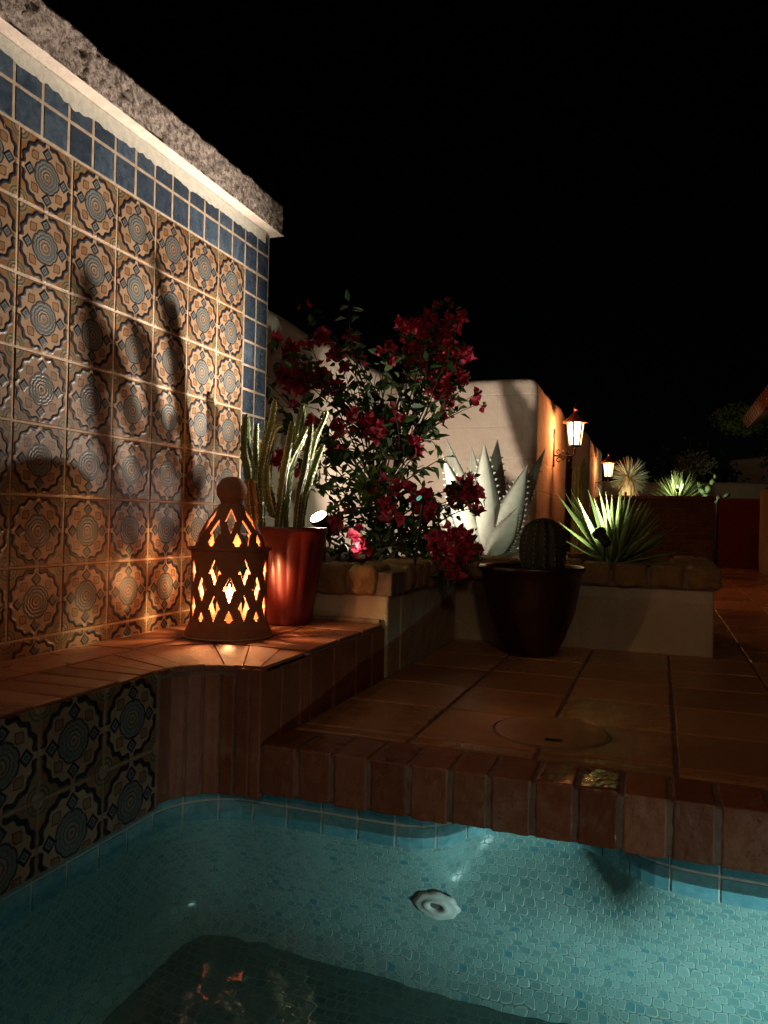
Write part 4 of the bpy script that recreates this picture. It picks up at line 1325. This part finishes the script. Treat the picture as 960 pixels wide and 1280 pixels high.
# ================================================================== FAR END OF THE TERRACE
fw_ = empty('far_planter', (.0,10.0,FL), 'dark brown brick planter at the far end of the patio, plants on top', 'planter')
f1 = MB()
for i in range(26):
    for j in range(9):
        x0 = -.70+.0+i*.21*.25*1.0
nb_ = MB()
zt = .315
j = 0; z = FL
while z < zt-.02:
    x = -.72 + (.1 if j % 2 else 0)
    while x < .60:
        nb_.box((x+.004, 9.80+R(-.003,.003), z+.004), (min(x+.196,.615), 9.9, z+.071), rnd=(random.random(),.5)); x += .2
    z += .075; j += 1
nb_.build('bricks', M['brownwall'], fw_, bevel=.004)
f2 = MB(); f2.box((-.72,9.806,FL-.03),(.61,9.92,zt-.005)); f2.box((-.72,9.92,FL-.03),(.61,12.0,zt-.04))
f2.build('planter_body', M['darkmortar'], fw_)
f3 = MB(); f3.box((-.74,9.77,zt-.004),(.635,9.98,zt+.03)); f3.build('cap', M['brownwall'], fw_, bevel=.01)
rw = MB(); rw.box((.66,9.9,FL-.03),(1.9,10.08,.345))
tag(rw.build('red_wall', M['redstucco'], bevel=.015), 'low dark red plastered wall at the far right of the patio', 'wall')
ww = adobe('white_wall', (-2.2,12.9,-.5), (3.0,13.15,.70), M['stuccoplain'], amp=.02, step=.2)
tag(ww, 'low white wall far behind the spiky plants', 'wall')
hs = MB()
# far house with a low gable
gx = [(1.2,15.5,-.5),(3.4,15.5,-.5),(3.4,15.5,1.5),(2.5,15.5,1.62),(1.7,15.5,1.30),(1.2,15.5,1.25)]
o0 = len(hs.v)
for (x_, y_, z_) in gx: hs.v.append((x_, y_, z_))
for (x_, y_, z_) in gx: hs.v.append((x_, y_+2.5, z_))
hs.face([o0+k for k in range(6)]); hs.face([o0+6+k for k in range(5,-1,-1)])
for k in range(6): hs.face([o0+(k+1)%6, o0+k, o0+6+k, o0+6+(k+1)%6])
tag(hs.build('far_house', M['stuccoplain'], bevel=.08, bseg=3), 'dim low plastered house end just visible beyond the white wall', 'house')

# trees of the dark garden beyond: big dark masses, hardly visible
def shrub(name, c_, rad, n, L, label, mat, cat='shrub', group=None, trunk=True):
    t = empty(name, (c_[0],c_[1],-.45), label, cat, group)
    a = MB(); cc = Vector(c_)
    tr_ = MB(); tr_.tube([(c_[0],c_[1],-.48),(c_[0]+.02,c_[1],c_[2]*.5-.2),(c_[0],c_[1],c_[2]+rad[2]*.3)], [.05,.04,.015], 8)
    for k in range(n):
        p_ = rv(); p_ = cc+Vector((p_.x*rad[0],p_.y*rad[1],p_.z*rad[2]))*R(.3,1)**.5*(1+.25*mn.noise(p_*3))
        leaf(a, p_, rv(), rv(), L*R(.6,1.2), L*R(.35,.6))
    if trunk: tr_.build('trunk', M['bark'], t)
    a.build('crown', mat, t)
shrub('tree', (.55,14.0,.75), (.75,.6,.75), 1500, .10, 'dark leafy tree barely visible between the gate pier and the house', M['leaf'], 'tree')
shrub('tree', (2.1,12.5,1.2), (.75,.6,1.0), 1800, .09, 'dark leafy tree behind the tiled roof corner', M['leaf'], 'tree')

# desert spoon on a short trunk
DS = at(786, 597, y=10.3)
ds = empty('desert_spoon', (DS.x,DS.y,zt), 'round ball of thin spiky leaves on a short trunk beside the farther lantern', 'plant')
t_ = MB(); t_.tube([(DS.x-.01,DS.y,zt-.1),(DS.x-.03,DS.y,zt+.1),(DS.x,DS.y,DS.z)], [.07,.085,.05], 10); t_.build('trunk', M['tuft'], ds)
t_ = MB()
for k in range(330):
    d_ = rv()
    if d_.z < -.75: continue
    tp_ = Vector(DS)+d_*R(.24,.30)
    blade(t_, Vector(DS)+d_*.03, tp_, .013, None, 4, .02, .15, lin, 0, .2)
t_.build('leaves', M['spoon'], ds)
t_ = MB()
for k in range(90):
    a_ = R(0,2*PI); r_ = R(.05,.10)
    p0 = Vector((DS.x+math.cos(a_)*.05, DS.y+math.sin(a_)*.05, DS.z+R(-.1,.03)))
    blade(t_, p0, p0+Vector((math.cos(a_)*r_,math.sin(a_)*r_,-R(.10,.2))), .016, None, 3, .0, .15, lin, 0, .2)
t_.build('leaf_skirt', M['tuft'], ds)
# far yucca
Y2 = at(846, 629, y=10.25); Y2.z = zt-.03
t_ = MB()
for k in range(85):
    az = R(0,2*PI); el = R(.15,1.5); L_ = R(.34,.46)
    blade(t_, Y2, Y2+Vector((math.cos(az)*math.cos(el),math.sin(az)*math.cos(el),math.sin(el)))*L_, R(.022,.032), None, 5, R(0,.05), .12, lin, 0, .3)
tag(t_.build('yucca', M['yucca']), 'small bright spiky yucca fanned out on the far brown planter', 'plant')
# prickly pear
PP = at(882, 629, y=10.3); PP.z = zt-.03
pr = MB()
def pad(c_, d_, L, W):
    L *= .8; W *= .8
    c_ = Vector(c_); d_ = Vector(d_).normalized(); s_ = (CR-d_*CR.dot(d_)).normalized(); n_ = s_.cross(d_)
    ring = []
    n = 14; ctr = c_+d_*L*.5
    a = [pr.vert(ctr+s_*W*.5*math.sin(2*PI*k/n)*(1-.12*math.cos(2*PI*k/n))-d_*L*.5*math.cos(2*PI*k/n)) for k in range(n)]
    f = pr.vert(ctr-n_*W*.13); b_ = pr.vert(ctr+n_*W*.13)
    for k in range(n):
        pr.face([f,a[k],a[(k+1)%n]],None,(R(0,1),.5)); pr.face([b_,a[(k+1)%n],a[k]],None,(R(0,1),.5))
    return c_+d_*L
e1 = pad(PP, (.05,0,1), .17, .12); e2 = pad(e1-Vector((.02,0,.02)), (-.5,0,.8), .14, .10); e3 = pad(e1, (.35,.1,.9), .15, .10)
e4 = pad(e3-Vector((0,0,.01)), (.5,0,.8), .12, .08); pad(PP+Vector((.12,.05,0)), (.4,0,.9), .15, .10); pad(PP-Vector((.12,-.05,0)), (-.6,0,.8), .14, .09); pad(e2, (-.2,0,1), .09, .07); pad(e4, (.1,0,1), .08,.06)
pad(PP+Vector((.2,.1,.08)), (.8,0,.5), .13, .08)
tag(pr.build('prickly_pear', M['pad'], smooth=True), 'small prickly pear cactus beside the far yucca', 'cactus')
# thin pale-flowered shrub behind
shrub('shrub', (at(868,582,y=12.2).x, 12.2, at(868,582,y=12.2).z), (.28,.2,.22), 420, .06, 'sparse shrub with pale tips in front of the dim far house', M['spoon'])
spotlight((DS.x-.02, DS.y-.38, zt+.08), (DS.x, DS.y+.05, DS.z), 'little spotlight below the ball-shaped desert spoon', (1,.95,.62), 9, 120, 6, .018, base=zt)
spotlight((Y2.x+.0, Y2.y-.30, zt+.13), (Y2.x, Y2.y+.3, zt+.35), 'little black spotlight in front of the far yucca', (.95,1,.75), 14, 150, 4, .022, base=zt)
spotlight((PP.x+.02, PP.y-.25, zt+.05), (PP.x+.03, PP.y+.2, zt+.3), 'little spotlight at the foot of the prickly pear', (.95,1,.75), 3, 120, 3, .018, base=zt)
# tiled roof corner at the right
rf0 = empty('tiled_roof', (1.9,11,1.6), 'corner of a clay tiled roof entering at the far right', 'roof')
r1 = MB()
xe, zr = 1.17, 1.47
r1.poly([(xe,6.0,zr),(xe,12.0,zr),(xe+1.6,12.0,zr+.75),(xe+1.6,6.0,zr+.75)])
r1.poly([(xe,6.0,zr-.05),(xe+1.6,6.0,zr+.70),(xe+1.6,12.0,zr+.70),(xe,12.0,zr-.05)])
r1.poly([(xe,6.0,zr-.05),(xe,12.0,zr-.05),(xe,12.0,zr),(xe,6.0,zr)]); r1.poly([(xe,12.0,zr-.05),(xe+1.6,12.0,zr+.70),(xe+1.6,12.0,zr+.75),(xe,12.0,zr)])
r1.build('roof_deck', M['roofclay'], rf0)
r2 = MB(); y_ = 6.05
while y_ < 12.0:
    # barrel tiles: half tubes running up the slope
    for s_ in range(4):
        p0 = Vector((xe-.05+s_*.4, y_, zr+.02+s_*.1875)); p1 = p0+Vector((.43,0,.2))
        r2.tube([p0, p1], [.085,.075], 10)
    y_ += .19
r2.build('barrel_tiles', M['roofclay'], rf0, smooth=True)
pl_ = adobe('pillar', (.965,8.4,-.5), (1.25,8.66,.385), M['cream'], bev=.03, amp=.008)
tag(pl_, 'low cream plastered pillar cut off by the right edge of the view', 'pillar')
shrub('vine', (at(922,512,y=12.3).x+.05,12.35,at(922,520,y=12.3).z-.05), (.42,.3,.22), 700, .07, 'green vine tips trailing over the end of the tiled roof', M['limeleaf'], 'vine', trunk=False)
lamp('SPOT','vine_uplight', (1.0,11.6,.6), 0, (1,.95,.7), None, .03, (1.2,12.3,1.6), 80) if False else None

# ================================================================== AIR, SKY, FILL
w_ = bpy.data.worlds.new('World'); SC.world = w_; w_.use_nodes = True
nt = w_.node_tree; bgn = nt.nodes['Background']
sky = nt.nodes.new('ShaderNodeTexSky'); sky.sky_type = 'NISHITA'; sky.sun_disc = False
sky.sun_elevation = math.radians(28); sky.sun_rotation = math.radians(160)
nt.links.new(sky.outputs[0], bgn.inputs[0]); bgn.inputs[1].default_value = .00008
sn = bpy.data.lights.new('sun', 'SUN'); sn.energy = .05; sn.angle = math.radians(25); sn.color = (1,.70,.48)
so_ = bpy.data.objects.new('sun', sn); COL.objects.link(so_)
so_.rotation_euler = Vector((-.14,.84,-.44)).to_track_quat('-Z','Y').to_euler()

lamp('POINT', 'house_light', (.75,-1.35,1.35), 27, (1,.64,.36), None, .12)
SC.view_settings.view_transform = 'Standard'; SC.view_settings.look = 'None'
SC.view_settings.exposure = 0; SC.view_settings.gamma = 1
cy = SC.cycles
cy.use_denoising = True
try: cy.denoiser = 'OPENIMAGEDENOISE'
except Exception: pass
cy.max_bounces = 8; cy.diffuse_bounces = 4; cy.glossy_bounces = 4; cy.transmission_bounces = 6; cy.transparent_max_bounces = 8
cy.caustics_reflective = False; cy.caustics_refractive = True
cy.sample_clamp_indirect = 4; cy.sample_clamp_direct = 0; cy.blur_glossy = .5
cy.use_light_tree = True
